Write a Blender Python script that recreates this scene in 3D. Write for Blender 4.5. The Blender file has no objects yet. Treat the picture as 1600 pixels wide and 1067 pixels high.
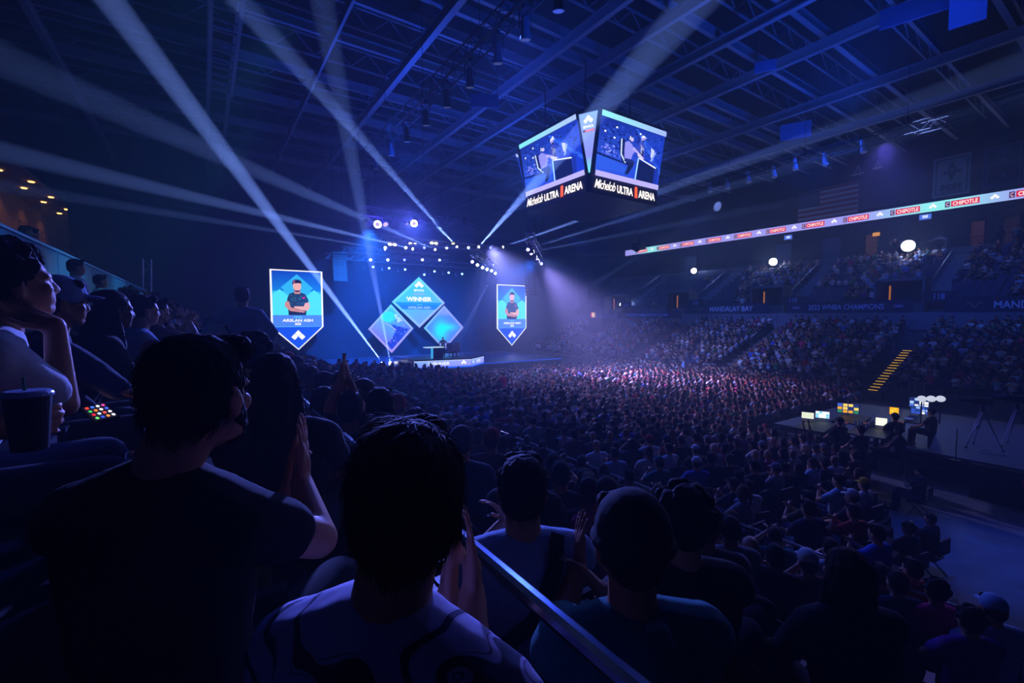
import bpy, bmesh, math, random
import numpy as np
from mathutils import Vector, Matrix, Quaternion
R = math.radians
rng = random.Random(7)
S = bpy.context.scene
COL = S.collection
# ------------------------------------------------------------ camera, colour, world
EYE = Vector((0, 0, 5.2)); YAW = R(34.0); PITCH = R(-3.06); FPX = 711.0
cam = bpy.data.cameras.new('camera'); cam.lens = 16.0; cam.sensor_width = 36.0
cam.clip_start = .05; cam.clip_end = 400
camo = bpy.data.objects.new('camera', cam); COL.objects.link(camo)
camo.location = EYE; camo.rotation_euler = (R(90) + PITCH, 0, -YAW)
S.camera = camo
S.view_settings.view_transform = 'Standard'; S.view_settings.look = 'None'
S.view_settings.gamma = 1; S.view_settings.use_curve_mapping = False
S.view_settings.exposure = 0.0
W = bpy.data.worlds.new('world'); S.world = W; W.use_nodes = True
W.node_tree.nodes['Background'].inputs[0].default_value = (0, 0, 0, 1)
W.node_tree.nodes['Background'].inputs[1].default_value = 0
hz = W.node_tree.nodes.new('ShaderNodeVolumeScatter')      # thin stage haze filling the hall
hz.inputs['Density'].default_value = .0055; hz.inputs['Anisotropy'].default_value = .3
hz.inputs['Color'].default_value = (.62, .8, 1, 1)
W.node_tree.links.new(hz.outputs[0], W.node_tree.nodes['World Output'].inputs['Volume'])
cy = S.cycles
cy.max_bounces = 3; cy.diffuse_bounces = 1; cy.glossy_bounces = 1; cy.transmission_bounces = 2
cy.transparent_max_bounces = 8; cy.volume_bounces = 0
cy.use_denoising = True; cy.use_adaptive_sampling = False
cy.sample_clamp_indirect = 2.0; cy.sample_clamp_direct = 0
cy.caustics_reflective = False; cy.caustics_refractive = False

MW = Matrix.Rotation(-YAW, 3, 'Z') @ Matrix.Rotation(R(90) + PITCH, 3, 'X')
def ray(px, py):
    return (MW @ Vector(((px - 800) / FPX, -(py - 533.5) / FPX, -1.0)))
def P(px, py, x=None, y=None, z=None, d=None):
    "world point seen at photo pixel (px,py) on plane x= / y= / z= or at distance d along the axis"
    r = ray(px, py)
    if x is not None: t = (x - EYE.x) / r.x
    elif y is not None: t = (y - EYE.y) / r.y
    elif z is not None: t = (z - EYE.z) / r.z
    else: t = d
    return EYE + r * t
FWD = ray(800, 533.5).normalized()

def lin(c):
    return c / 12.92 if c <= .04045 else ((c + .055) / 1.055) ** 2.4
def C(h):
    "sRGB hex -> linear tuple"
    h = h.lstrip('#'); return tuple(lin(int(h[i:i + 2], 16) / 255) for i in (0, 2, 4))

# ------------------------------------------------------------ lights
def aim(o, tgt):
    o.rotation_euler = (Vector(tgt) - o.location).to_track_quat('-Z', 'Y').to_euler()
def spot(loc, tgt, col, power, angle, blend=.3, r=.1):
    l = bpy.data.lights.new('spot_lamp', 'SPOT'); l.color = col; l.energy = power
    l.spot_size = R(angle); l.spot_blend = blend; l.shadow_soft_size = r
    o = bpy.data.objects.new('spot_lamp', l); COL.objects.link(o); o.location = loc; aim(o, tgt); return o
def point(loc, col, power, r=.3):
    l = bpy.data.lights.new('point_lamp', 'POINT'); l.color = col; l.energy = power; l.shadow_soft_size = r
    o = bpy.data.objects.new('point_lamp', l); COL.objects.link(o); o.location = loc; return o

WHITEBEAM = (.26, .37, 1.0); BLUE = (.02, .12, 1.0); DEEP = (.03, .05, 1.0); VIOLET = (.42, .3, 1.0)
# moving-head beams: (source, point aimed at, colour, watts, cone degrees)
BEAMS = []
def beam(src, tgt, col, w, a): BEAMS.append((Vector(src), Vector(tgt), col, w, a))
BE = 85.0
beam(P(598, 567, y=40.0), P(172, 0, d=17.0), WHITEBEAM, 62000 * BE, 2.3)
beam(P(610, 567, y=40.0), P(503, 0, d=16.0), WHITEBEAM, 18000 * BE, 1.9)
beam(P(714, 386, y=38.0), P(395, 45, d=12.0), WHITEBEAM, 24000 * BE, 2.2)
beam(P(748, 386, y=38.0), P(1090, 0, d=13.0), WHITEBEAM, 30000 * BE, 2.3)
beam(P(786, 386, y=38.0), P(1500, 133, d=24.0), WHITEBEAM, 26000 * BE, 2.2)
beam(P(824, 389, z=9.6), P(1600, 150, d=26.0), WHITEBEAM, 9000 * BE, 2.6)
beam(P(834, 393, z=9.6), P(1400, 285, d=32.0), WHITEBEAM, 5000 * BE, 2.4)
beam(P(838, 401, z=9.4), P(1350, 385, d=40.0), WHITEBEAM, 1500 * BE, 2.2)
beam(P(842, 408, z=9.3), P(1388, 404, x=50.5), WHITEBEAM, 1200 * BE, 2.2)
beam(P(745, 558, y=41.0), P(1066, 357, x=50.0), WHITEBEAM, 14000 * BE, 1.7)
beam(P(759, 560, y=41.0), P(1600, 168, d=24.0), WHITEBEAM, 16000 * BE, 1.7)
beam(P(645, 389, y=38.0), P(0, 236, d=17.0), WHITEBEAM, 20000 * BE, 2.0)
beam(P(602, 389, y=38.0), P(60, 300, d=22.0), WHITEBEAM, 9000 * BE, 1.8)
beam(P(680, 390, y=38.0), P(0, 92, d=16.0), WHITEBEAM, 9000 * BE, 3.0)
beam(P(761, 446, y=40.0), P(722, 520, y=44.5), WHITEBEAM, 1500 * BE, 9)
for sx, sy, tx, ty in ((568, 420, 540, 560), (597, 422, 612, 560), (622, 424, 634, 560), (692, 428, 748, 566),
                       (713, 430, 800, 566), (671, 428, 700, 560)):
    beam(P(sx, sy, y=43.5), P(tx, ty, y=44.6), (.03, .16, 1), 6000 * BE, 1.6)
# wash fixtures over the stage: (source px, plane, colour, watts)
WASH = []
for px, c in ((602, WHITEBEAM), (634, WHITEBEAM), (663, DEEP), (698, WHITEBEAM), (732, WHITEBEAM), (767, DEEP)):
    WASH.append((P(px, 387, y=38.0), c, 'front'))
for px, c in ((579, WHITEBEAM), (606, WHITEBEAM), (632, DEEP), (660, WHITEBEAM), (687, WHITEBEAM)):
    WASH.append((P(px, 406, y=42.0), c, 'back'))
for px, py in ((738, 409), (746, 414), (754, 418), (761, 421), (768, 423), (774, 427)):
    WASH.append((P(px, py, z=9.5), VIOLET if px < 745 else WHITEBEAM, 'side'))
for px, py in ((825, 390), (830, 396), (835, 401), (840, 406), (846, 412)):
    WASH.append((P(px, py, z=9.5), VIOLET, 'array'))
for p, c, kind in WASH:
    if kind == 'front': spot(p, (p.x, 41, 1), c, 5200, 20, 1, .08)
    elif kind == 'back': spot(p, (p.x + .3, 44, 1), c, 4600, 20, 1, .08)
    elif kind == 'side': spot(p, (p.x + 1, p.y + 2, 2), c, 3600, 18, 1, .08)
# blue wash on the backdrop, crowd washes from the trusses
spot((9, 30, 11), (14, 46, 4), (.015, .17, 1), 130000, 60, 1, .3)
spot(P(842, 408, z=9.6), (20, 47, 4), (.015, .17, 1), 90000, 50, 1, .3)
spot(P(846, 412, z=9.5), (25, 21, 0), (.5, .34, 1), 70000, 54, 1, .3)       # violet wash on the floor crowd
spot(P(830, 396, z=9.5), (33, 24, 1), (.2, .28, 1), 26000, 55, 1, .3)
spot(P(767, 386, y=38.0), (19, 24, 0), (.42, .36, 1), 100000, 58, 1, .3)
spot(P(590, 350, y=30.0), (3, 6, 4), (.04, .12, 1), 9000, 40, 1, .3)
spot(P(647, 349, y=29.0), (-.2, 1.4, 4.8), (.13, .17, 1), 75000, 9, 1, .3)
spot(P(647, 349, y=30.0), (9, 5, 2), (.06, .12, 1), 26000, 50, 1, .3)
ROOFWASH = []
for x, y in ((10, 12), (10, 26), (22, 30), (34, 14), (34, 30), (22, 8)):
    spot((x, y, 13.5), (x + 2, y + 4, 30), (.008, .09, 1), 1400 if x < 12 and y < 20 else (2300 if x > 30 else 3600), 150, 1, .4)
for x, y in ((33, 10), (33, 24), (33, 38)):
    spot((x, y, 14), (46, y, 7), (.025, .12, 1), 3000, 75, 1, .4)
spot((9.6, 14, 15), (5, 6, 1), (.04, .09, 1), 2200, 80, 1, .4)
spot((35.3, 11, 15.8), (6.5, 2.2, 2.5), (.2, .17, 1), 8000, 20, 1, .3)
spot((22, 3, 15.5), (22, 4, 1), (.03, .12, 1), 2200, 40, 1, .3)  # added lamp without a fixture, tints the platform deck blue
spot((9.6, 4, 15), (14.2, 1.6, 0), (.02, .08, 1), 6500, 22, 1, .4)
for i, (s, t, c, w, a) in enumerate(BEAMS):
    d = (t - s).normalized()
    spot(s + d * .25, t, c, w, a, .35, .05)
# ------------------------------------------------------------ materials
_M = {}
def mat(name, col=None, rough=.6, metal=0., emit=0., noise=0., scale=8., spec=.3):
    if name in _M: return _M[name]
    m = bpy.data.materials.new(name); m.use_nodes = True; nt = m.node_tree
    b = nt.nodes['Principled BSDF']; b.inputs['Roughness'].default_value = rough
    b.inputs['Metallic'].default_value = metal; b.inputs['Specular IOR Level'].default_value = spec
    c = C(col) if isinstance(col, str) else col
    if emit:
        b.inputs['Base Color'].default_value = (*[v * .1 for v in c], 1)
        b.inputs['Emission Color'].default_value = (*c, 1); b.inputs['Emission Strength'].default_value = emit
    elif noise:
        t = nt.nodes.new('ShaderNodeTexCoord'); n = nt.nodes.new('ShaderNodeTexNoise')
        n.inputs['Scale'].default_value = scale; n.inputs['Detail'].default_value = 4
        r = nt.nodes.new('ShaderNodeValToRGB')
        r.color_ramp.elements[0].position = .3; r.color_ramp.elements[1].position = .7
        r.color_ramp.elements[0].color = (*[v * (1 - noise) for v in c], 1)
        r.color_ramp.elements[1].color = (*[min(1, v * (1 + noise)) for v in c], 1)
        nt.links.new(t.outputs['Object'], n.inputs['Vector']); nt.links.new(n.outputs['Fac'], r.inputs['Fac'])
        nt.links.new(r.outputs['Color'], b.inputs['Base Color'])
    else:
        b.inputs['Base Color'].default_value = (*c, 1)
    if emit: m.cycles.emission_sampling = 'NONE'
    _M[name] = m; return m
def attr_mat(name, emit=0., rough=.7):
    if name in _M: return _M[name]
    m = bpy.data.materials.new(name); m.use_nodes = True; nt = m.node_tree
    b = nt.nodes['Principled BSDF']; b.inputs['Roughness'].default_value = rough
    b.inputs['Specular IOR Level'].default_value = .2
    a = nt.nodes.new('ShaderNodeVertexColor'); a.layer_name = 'Col'
    if emit:
        b.inputs['Base Color'].default_value = (0, 0, 0, 1)
        nt.links.new(a.outputs['Color'], b.inputs['Emission Color']); b.inputs['Emission Strength'].default_value = emit
    else: nt.links.new(a.outputs['Color'], b.inputs['Base Color'])
    if emit: m.cycles.emission_sampling = 'NONE'
    _M[name] = m; return m
SCREEN = attr_mat('led_screen', 1.25)
PAINT = attr_mat('printed', 0)
M_CONC = mat('concrete', '5a5f68', .85, noise=.25, scale=1.5)
M_DARK = mat('dark_steel', '23262c', .5, .3)
M_BLACK = mat('black_paint', '0c0d10', .6)
M_ROOF = mat('roof_deck', '0a0b0f', .9, noise=.3, scale=.8)
M_BEAM = mat('roof_beam_paint', '7a8090', .7, .1)
M_ALU = mat('aluminium', '8a8f98', .35, .8)
M_FLOOR = mat('arena_floor', '6a6f7a', .45, noise=.3, scale=1.2)
M_STAGE = mat('stage_deck', '3c4664', .3, .0)
M_CURT = mat('dark_curtain', '1c2436', .9, noise=.2, scale=3)  # black curtain, lightened so its colour carries the glow of the haze
M_CHAIR = mat('seat_plastic', '242a3a', .4)
M_WALL = mat('dark_wall', '2b2f38', .85, noise=.15, scale=.6)
M_WHITE = mat('white_paint', 'c8ccd4', .6)

# ------------------------------------------------------------ mesh builder
def basis(d):
    d = Vector(d).normalized()
    a = Vector((0, 0, 1)) if abs(d.z) < .95 else Vector((1, 0, 0))
    u = d.cross(a).normalized(); return u, d.cross(u).normalized(), d
class MB:
    def __init__(s): s.v = []; s.f = []; s.c = []; s.m = []
    def add(s, vs, fs, col=None, mi=0):
        o = len(s.v); s.v += [tuple(v) for v in vs]
        for k, f in enumerate(fs):
            s.f.append(tuple(i + o for i in f)); s.m.append(mi)
            s.c.append(col if col is None or isinstance(col[0], float) or isinstance(col[0], int) else [col[i] for i in f])
        return s
    def box(s, c, d, rz=0., col=None, mi=0, M=None):
        x, y, z = (q / 2 for q in d); vs = []
        for i in (-1, 1):
            for j in (-1, 1):
                for k in (-1, 1):
                    v = Vector((i * x, j * y, k * z))
                    if M is not None: v = M @ v
                    elif rz: v = Vector((v.x * math.cos(rz) - v.y * math.sin(rz), v.x * math.sin(rz) + v.y * math.cos(rz), v.z))
                    vs.append(v + Vector(c))
        return s.add(vs, [(0, 1, 3, 2), (4, 6, 7, 5), (0, 4, 5, 1), (2, 3, 7, 6), (0, 2, 6, 4), (1, 5, 7, 3)], col, mi)
    def bar(s, a, b, w, h=None, col=None, mi=0, up=(0, 0, 1)):
        a = Vector(a); b = Vector(b); h = h or w; d = (b - a).normalized()
        upv = Vector(up) if abs(d.dot(Vector(up))) < .98 else Vector((1, 0, 0))
        u = d.cross(upv).normalized(); v = u.cross(d).normalized()
        vs = [p + u * (i * w / 2) + v * (j * h / 2) for p in (a, b) for i, j in ((-1, -1), (1, -1), (1, 1), (-1, 1))]
        return s.add(vs, [(0, 3, 2, 1), (4, 5, 6, 7), (0, 1, 5, 4), (1, 2, 6, 5), (2, 3, 7, 6), (3, 0, 4, 7)], col, mi)
    def tube(s, pts, r, n=8, col=None, mi=0, cap=True):
        pts = [Vector(p) for p in pts]; rs = r if isinstance(r, (list, tuple)) else [r] * len(pts)
        vs = []; u = None
        for i, p in enumerate(pts):
            d = (pts[min(i + 1, len(pts) - 1)] - pts[max(i - 1, 0)]).normalized()
            if u is None: u = basis(d)[0]
            u = (u - d * u.dot(d)).normalized(); w = d.cross(u)
            for k in range(n):
                a = 2 * math.pi * k / n; vs.append(p + (u * math.cos(a) + w * math.sin(a)) * rs[i])
        fs = [(i * n + k, i * n + (k + 1) % n, (i + 1) * n + (k + 1) % n, (i + 1) * n + k) for i in range(len(pts) - 1) for k in range(n)]
        if cap: fs += [tuple(reversed(range(n))), tuple(range((len(pts) - 1) * n, len(pts) * n))]
        return s.add(vs, fs, col, mi)
    def quad(s, a, b, c, d, col=None, mi=0): return s.add([a, b, c, d], [(0, 1, 2, 3)], col, mi)
    def ball(s, c, r, n=10, col=None, mi=0):
        r = r if isinstance(r, (tuple, list)) else (r, r, r); vs = []; m = max(4, n // 2)
        for i in range(1, m):
            t = math.pi * i / m
            for k in range(n):
                a = 2 * math.pi * k / n
                vs.append((c[0] + r[0] * math.sin(t) * math.cos(a), c[1] + r[1] * math.sin(t) * math.sin(a), c[2] + r[2] * math.cos(t)))
        vs += [(c[0], c[1], c[2] + r[2]), (c[0], c[1], c[2] - r[2])]; T = len(vs) - 2
        fs = [(i * n + k, (i + 1) * n + k, (i + 1) * n + (k + 1) % n, i * n + (k + 1) % n) for i in range(m - 2) for k in range(n)]
        fs += [(T, k, (k + 1) % n) for k in range(n)] + [(T + 1, (m - 2) * n + (k + 1) % n, (m - 2) * n + k) for k in range(n)]
        return s.add(vs, fs, col, mi)
    def prism(s, pts, a, b, col=None, mi=0):
        "closed outline pts (world vectors) extruded by vector b-a"
        n = len(pts); d = Vector(b) - Vector(a); vs = [Vector(p) for p in pts] + [Vector(p) + d for p in pts]
        fs = [tuple(range(n)), tuple(reversed(range(n, 2 * n)))] + [(i, i + n, (i + 1) % n + n, (i + 1) % n) for i in range(n)]
        return s.add(vs, fs, col, mi)
    def mesh(s, name, off=(0, 0, 0), smooth=False):
        me = bpy.data.meshes.new(name); ox, oy, oz = off
        me.from_pydata([(v[0] - ox, v[1] - oy, v[2] - oz) for v in s.v], [], s.f)
        if any(c is not None for c in s.c):
            at = me.color_attributes.new('Col', 'FLOAT_COLOR', 'CORNER'); buf = []
            for f, c in zip(s.f, s.c):
                if c is None: c = (.5, .5, .5)
                if isinstance(c, list):
                    for q in c: buf += [*q[:3], 1.]
                else: buf += [*c[:3], 1.] * len(f)
            at.data.foreach_set('color', buf)
        me.polygons.foreach_set('material_index', s.m)
        if smooth: me.polygons.foreach_set('use_smooth', [True] * len(s.f))
        me.update(); return me
    def build(s, name, mats, parent=None, local=False, smooth=False, **kw):
        off = (0, 0, 0) if (parent is None or local) else wloc(parent)
        me = s.mesh(name, off, smooth)
        for m in (mats if isinstance(mats, (list, tuple)) else [mats]): me.materials.append(m)
        o = bpy.data.objects.new(name, me); COL.objects.link(o)
        if parent is not None: o.parent = parent
        tag(o, **kw); return o
def wloc(o):
    p = Vector((0, 0, 0))
    while o is not None: p += o.location; o = o.parent
    return p
def tag(o, label=None, cat=None, group=None, kind=None):
    if label: o['label'] = label
    if cat: o['category'] = cat
    if group: o['group'] = group
    if kind: o['kind'] = kind
    return o
def empty(name, loc, label=None, cat=None, group=None, rz=0.):
    o = bpy.data.objects.new(name, None); COL.objects.link(o); o.location = loc; o.rotation_euler.z = rz
    o.empty_display_size = .2; return tag(o, label, cat, group)
def struct(name, mb, m, **kw): return mb.build(name, m, kind='structure', **kw)
def copy_tree(o, parent=None):
    c = o.copy(); COL.objects.link(c); c.parent = parent
    for ch in list(o.children): copy_tree(ch, c)
    return c
ORD = ['first', 'second', 'third', 'fourth', 'fifth', 'sixth', 'seventh', 'eighth', 'ninth', 'tenth', 'eleventh', 'twelfth',
       'thirteenth', 'fourteenth', 'fifteenth', 'sixteenth', 'seventeenth', 'eighteenth', 'nineteenth', 'twentieth']
def ordw(i): return ORD[i] if i < 20 else ('twenty-' + ORD[i - 20] if i < 29 else 'number ' + str(i + 1))

# ------------------------------------------------------------ lettering
_TX = {}
def text_geo(s, bold=.0, shear=0., font_sp=1.):
    k = (s, bold, shear, font_sp)
    if k in _TX: return _TX[k]
    cu = bpy.data.curves.new('t', 'FONT'); cu.body = s; cu.size = 1; cu.align_x = 'LEFT'; cu.offset = bold; cu.shear = shear
    cu.space_character = font_sp; cu.resolution_u = 4; cu.fill_mode = 'FRONT'
    o = bpy.data.objects.new('t', cu); COL.objects.link(o)
    dg = bpy.context.evaluated_depsgraph_get(); me = bpy.data.meshes.new_from_object(o.evaluated_get(dg))
    vs = [tuple(v.co) for v in me.vertices]; fs = [tuple(p.vertices) for p in me.polygons]
    bpy.data.objects.remove(o); bpy.data.curves.remove(cu); bpy.data.meshes.remove(me)
    x0 = min(v[0] for v in vs); x1 = max(v[0] for v in vs); y0 = min(v[1] for v in vs); y1 = max(v[1] for v in vs)
    _TX[k] = ([((v[0] - x0) / (x1 - x0) - .5, (v[1] - y0) / (y1 - y0) - .5) for v in vs], fs); return _TX[k]
class Plane:
    "flat drawing surface: origin o, unit u (right), v (up); n towards the viewer"
    def __init__(s, o, u, v):
        s.o = Vector(o); s.u = Vector(u).normalized(); s.v = Vector(v).normalized(); s.n = s.u.cross(s.v).normalized()
    def pt(s, x, y, l=0): return s.o + s.u * x + s.v * y + s.n * (l * .006)
    def poly(s, mb, pts, col, l=1): mb.add([s.pt(x, y, l) for x, y in pts], [tuple(range(len(pts)))], col)
    def rect(s, mb, x0, y0, x1, y1, col, l=1): s.poly(mb, [(x0, y0), (x1, y0), (x1, y1), (x0, y1)], col, l)
    def disc(s, mb, x, y, rx, ry, col, l=1, n=14):
        s.poly(mb, [(x + rx * math.cos(2 * math.pi * k / n), y + ry * math.sin(2 * math.pi * k / n)) for k in range(n)], col, l)
    def text(s, mb, t, x, y, w, h, col, l=2, bold=.02, shear=0., sp=1.):
        vs, fs = text_geo(t, bold, shear, sp)
        mb.add([s.pt(x + a * w, y + b * h, l) for a, b in vs], fs, col)
    def line(s, mb, x0, y0, x1, y1, w, col, l=2):
        d = Vector((x1 - x0, y1 - y0)).normalized() * w / 2; n = (-d.y, d.x)
        s.poly(mb, [(x0 - n[0], y0 - n[1]), (x1 - n[0], y1 - n[1]), (x1 + n[0], y1 + n[1]), (x0 + n[0], y0 + n[1])], col, l)
def arrow_logo(pl, mb, x, y, w, col, l=3):
    "three-diamond upward mark"
    q = w / 4
    def dia(cx, cy, a, b=None): pl.poly(mb, [(cx - a, cy), (cx, cy - a), (cx + a, cy), (cx, cy + a)], col, l)
    pl.poly(mb, [(x, y + 2 * q), (x - q * .96, y + q), (x, y + .04 * q), (x + q * .96, y + q)], col, l)
    pl.poly(mb, [(x - q * 1.04, y + q * .92), (x - q * 2, y - q * .1), (x - q * 1.04, y - q), (x - q * .08, y - q * .02)], col, l)
    pl.poly(mb, [(x + q * 1.04, y + q * .92), (x + q * .08, y - q * .02), (x + q * 1.04, y - q), (x + q * 2, y - q * .1)], col, l)
# ------------------------------------------------------------ floor, roof, walls
struct('floor', MB().box((21.5, 26, -.15), (74, 72, .3)), M_FLOOR)
struct('ceiling', MB().box((21.5, 26, 23.9), (74, 72, .4)), M_ROOF)
struct('wall_right', MB().box((57.3, 26, 12), (.5, 72, 24)), M_WALL)
struct('wall_far', MB().box((21.5, 60.5, 12), (74, .5, 24)), M_WALL)
struct('wall_left', MB().box((-14.3, 26, 12), (.5, 72, 24)), M_WALL)
struct('wall_near', MB().box((21.5, -8.6, 12), (74, .5, 24)), M_WALL)

# right stands: lower tier, walkway wall, upper tier (stepped)
AISLES = (0.8, 10.9, 21.0, 31.1, 41.2)
LOW = [(35.2 + .8 * k, .7 + .30 * k) for k in range(12)]      # front x, floor z
UP = [(46.2 + .8 * k, 6.3 + .43 * k) for k in range(10)]
b = MB(); Y0, Y1 = -8, 52
for k, (x, z) in enumerate(LOW): b.box((x + .4, (Y0 + Y1) / 2, z / 2), (.8, Y1 - Y0, z))
b.box((45.4, (Y0 + Y1) / 2, 5.6 / 2), (1.6, Y1 - Y0, 5.6))
for k, (x, z) in enumerate(UP): b.box((x + .4, (Y0 + Y1) / 2, z / 2), (.8, Y1 - Y0, z))
b.box((55.6, (Y0 + Y1) / 2, 10.9 / 2), (2.8, Y1 - Y0, 10.9))
struct('floor_right_stand', b, M_CONC)
b = MB(); b.box((54.1, 22, 10.75), (.25, 60, 1.0)); struct('trim_1', b, mat('fascia', '59627a', .7))
struct('trim_2', MB().box((44.5, 22, 4.9), (.12, 60, 1.3)), mat('wall_strip', '6a7388', .7))
# upper right soffit behind the ribbon board, concourse back wall with openings
b = MB(); b.box((56.4, 22, 19.8), (1.3, 60, 7.4)); struct('trim_3', b, M_WALL)

# left stand (where the camera sits): rows run along y, stepping down to the right
ROWX = [-4.2 + .8 * k for k in range(15)]                     # back edge x of each row
def rowz(k): return 3.85 + .4 * (5 - k) if k <= 5 else (3.42 - .375 * (k - 6) if k < 12 else 1.35)
LROWS = [(ROWX[k], rowz(k)) for k in range(13)]
b = MB()
for x, z in LROWS[4:]: b.box((x + .4, 15, z / 2 ), (.8, 46, z))
b.box((-1.6, 15, 4.3 / 2), (1.2, 46, 4.3))
for k in range(6): b.box((-2.6 - .85 * k, 15, (5.2 + .4 * k) / 2), (.85, 46, 5.2 + .4 * k))
b.box((-10.8, 15, 7.4 / 2), (7.3, 46, 7.4))
struct('floor_left_stand', b, M_CONC)
LEDGE = LROWS[-1][0] + .8
# floor seating on low risers beside the stand, stepping down to the flat floor
RIS = [(LEDGE + .12 + .8 * k, 1.3 - .09 * k) for k in range(10)]
def ris_y0(x): return 1.7 + .34 * (x - 6.5)
b = MB()
for x, z in RIS: b.box((x + .4, (ris_y0(x) + 34) / 2, z / 2), (.8, 34 - ris_y0(x), z))
struct('floor_riser', b, mat('riser', '14161c', .8))
def ground(x, y):
    if x < -1.: return 4.3
    if x < LEDGE:
        for rx, rz_ in reversed(LROWS):
            if x >= rx: return rz_
        return LROWS[0][1]
    for rx, rz_ in reversed(RIS):
        if x >= rx: return rz_ if (x < RIS[-1][0] + .8 and y > ris_y0(x)) else 0.
    return 1.3
# side-stand front wall and rail (low wall between stand and floor)
# roof beams ----------------------------------------------------
H = 15.0
n = 4
for a, w in ((.705, .34), (1.143, .3), (1.347, .26), (1.62, .3), (1.95, .3), (2.45, .3), (2.9, .3), (.044, .22), (.122, .22), (-.45, .3), (.42, .14)):
    b = MB(); X = a * H; z = EYE.z + H
    b.box((X, 26, z), (w, 68, .08)); b.box((X, 26, z + .55), (w * .8, 68, .06)); b.box((X, 26, z + .28), (.05, 68, .5))
    struct('trim_%d' % n, b, M_BEAM); n += 1
for a, w in ((.40, .3), (.6, .2), (.808, .3), (1.042, .26), (1.36, .24), (1.455, .2), (1.6, .2), (1.85, .2), (2.21, .22), (2.55, .2), (2.95, .2), (3.47, .24)):
    b = MB(); Y = a * H; z = EYE.z + H + .75
    b.box((21.5, Y, z), (70, w, .08)); b.box((21.5, Y, z + .5), (70, w * .8, .06)); b.box((21.5, Y, z + .25), (70, .05, .45))
    struct('trim_%d' % n, b, M_BEAM); n += 1
# purlins
for i in range(13):
    b = MB(); Y = 1.5 + i * 4.4
    for k in range(30): b.bar((-12 + k * 2.3, Y, 22.1), (-10.85 + k * 2.3, Y, 23.2), .06); b.bar((-10.85 + k * 2.3, Y, 23.2), (-9.7 + k * 2.3, Y, 22.1), .06)
    b.box((21.5, Y, 22.05), (68, .12, .1)); b.box((21.5, Y, 23.25), (68, .12, .1))
    struct('trim_%d' % n, b, M_BEAM); n += 1
# ------------------------------------------------------------ stage
st = empty('stage', (17.5, 41.5, 0), 'wide low stage at the far end lit in deep blue', 'stage')
MB().box((17, 42.1, .5), (27, 11.8, 1.0)).build('deck', M_STAGE, st)
MB().box((17, 36.15, .93), (27, .08, .1)).build('edge_light', mat('edge_led', '1450e0', emit=.8), st, label='glowing blue edge strip')
b = MB()
for k in range(27): b.box((4 + k, 36.12, .42), (.96, .06, .8))
b.build('skirt', M_BLACK, st)
struct('wall_stage_backdrop', MB().box((17.5, 48.7, 7.5), (52, .3, 15)), M_CURT)
# raised player platform with LED faces
rz = empty('player_platform', (18, 37.8, 0), 'raised player platform whose lit front reads WINNER', 'platform')
out = [(14.0, 35.0), (18.9, 34.3), (21.2, 36.14), (14.0, 36.14)]
def V3(*a): return Vector(a)
MB().prism([(x, y, .02) for x, y in out], (0, 0, 0), (0, 0, 1.70)).build('platform_body', M_STAGE, rz)
MB().prism([V3(14.0, 36.22, 1.01), V3(21.2, 36.4, 1.01), V3(21.4, 40, 1.01), V3(14.0, 40, 1.01)], (0, 0, 0), (0, 0, .69)).build('platform_rear', M_STAGE, rz)
def led_face(a, c, z0, z1, name, words):
    A = Vector((*a, 0)); Cc = Vector((*c, 0)); u = (Cc - A).normalized(); L = (Cc - A).length
    pl = Plane(A + Vector((0, 0, z0)) , u, (0, 0, 1)); m = MB(); n0 = pl.n * .04
    pl.o += n0; h = z1 - z0
    m.add([pl.pt(0, 0), pl.pt(L, 0), pl.pt(L, h), pl.pt(0, h)], [(0, 1, 2, 3)], [C('6f86f0'), C('8a8cf5'), C('9aa6ff'), C('7fb0ff')])
    pl.rect(m, 0, 0, L, .03, C('a8c8ff')); pl.rect(m, 0, h - .03, L, h, C('cfe6ff'))
    pl.rect(m, 0, 0, L, h * .2, C('1c5cf0'), 2)
    for t, x, w in words:
        if t == '^': arrow_logo(pl, m, x * L, h * .58, w, C('ffffff'), 3)
        else: pl.text(m, t, x * L, h * .6, w, h * .38, C('f4f8ff'), 3, .03)
    m.build(name, SCREEN, rz)
led_face(out[0], out[1], .93, 1.6, 'led_screen', [('WINNER', .42, 1.9), ('^', .86, .5)])
led_face(out[1], out[2], .93, 1.6, 'led_screen', [('^', .12, .3), ('EVO', .55, .8)])
b = MB(); b.bar((14, 34.97, 1.66), (18.9, 34.27, 1.66), .12, .1); b.bar((18.9, 34.27, 1.66), (21.4, 36.37, 1.66), .12, .1)
b.build('platform_lip', mat('lip', '0a0c14', .3), rz)
PZ = 1.72
# steps beside the platform
sp = empty('stage_steps', (13, 36.3, 0), 'dark steps with glowing edges left of the player platform', 'steps')
for k in range(3):
    MB().box((13.4 - .33 * k, 35.6, .75 - .2 * k), (.33, 1.6, 1.5 - .4 * k)).build('step', M_BLACK, sp)
    MB().box((13.4 - .33 * k, 34.78, 1.47 - .4 * k), (.3, .04, .06)).build('step_light', mat('step_led', '9fc4ff', emit=1.), sp)
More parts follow.
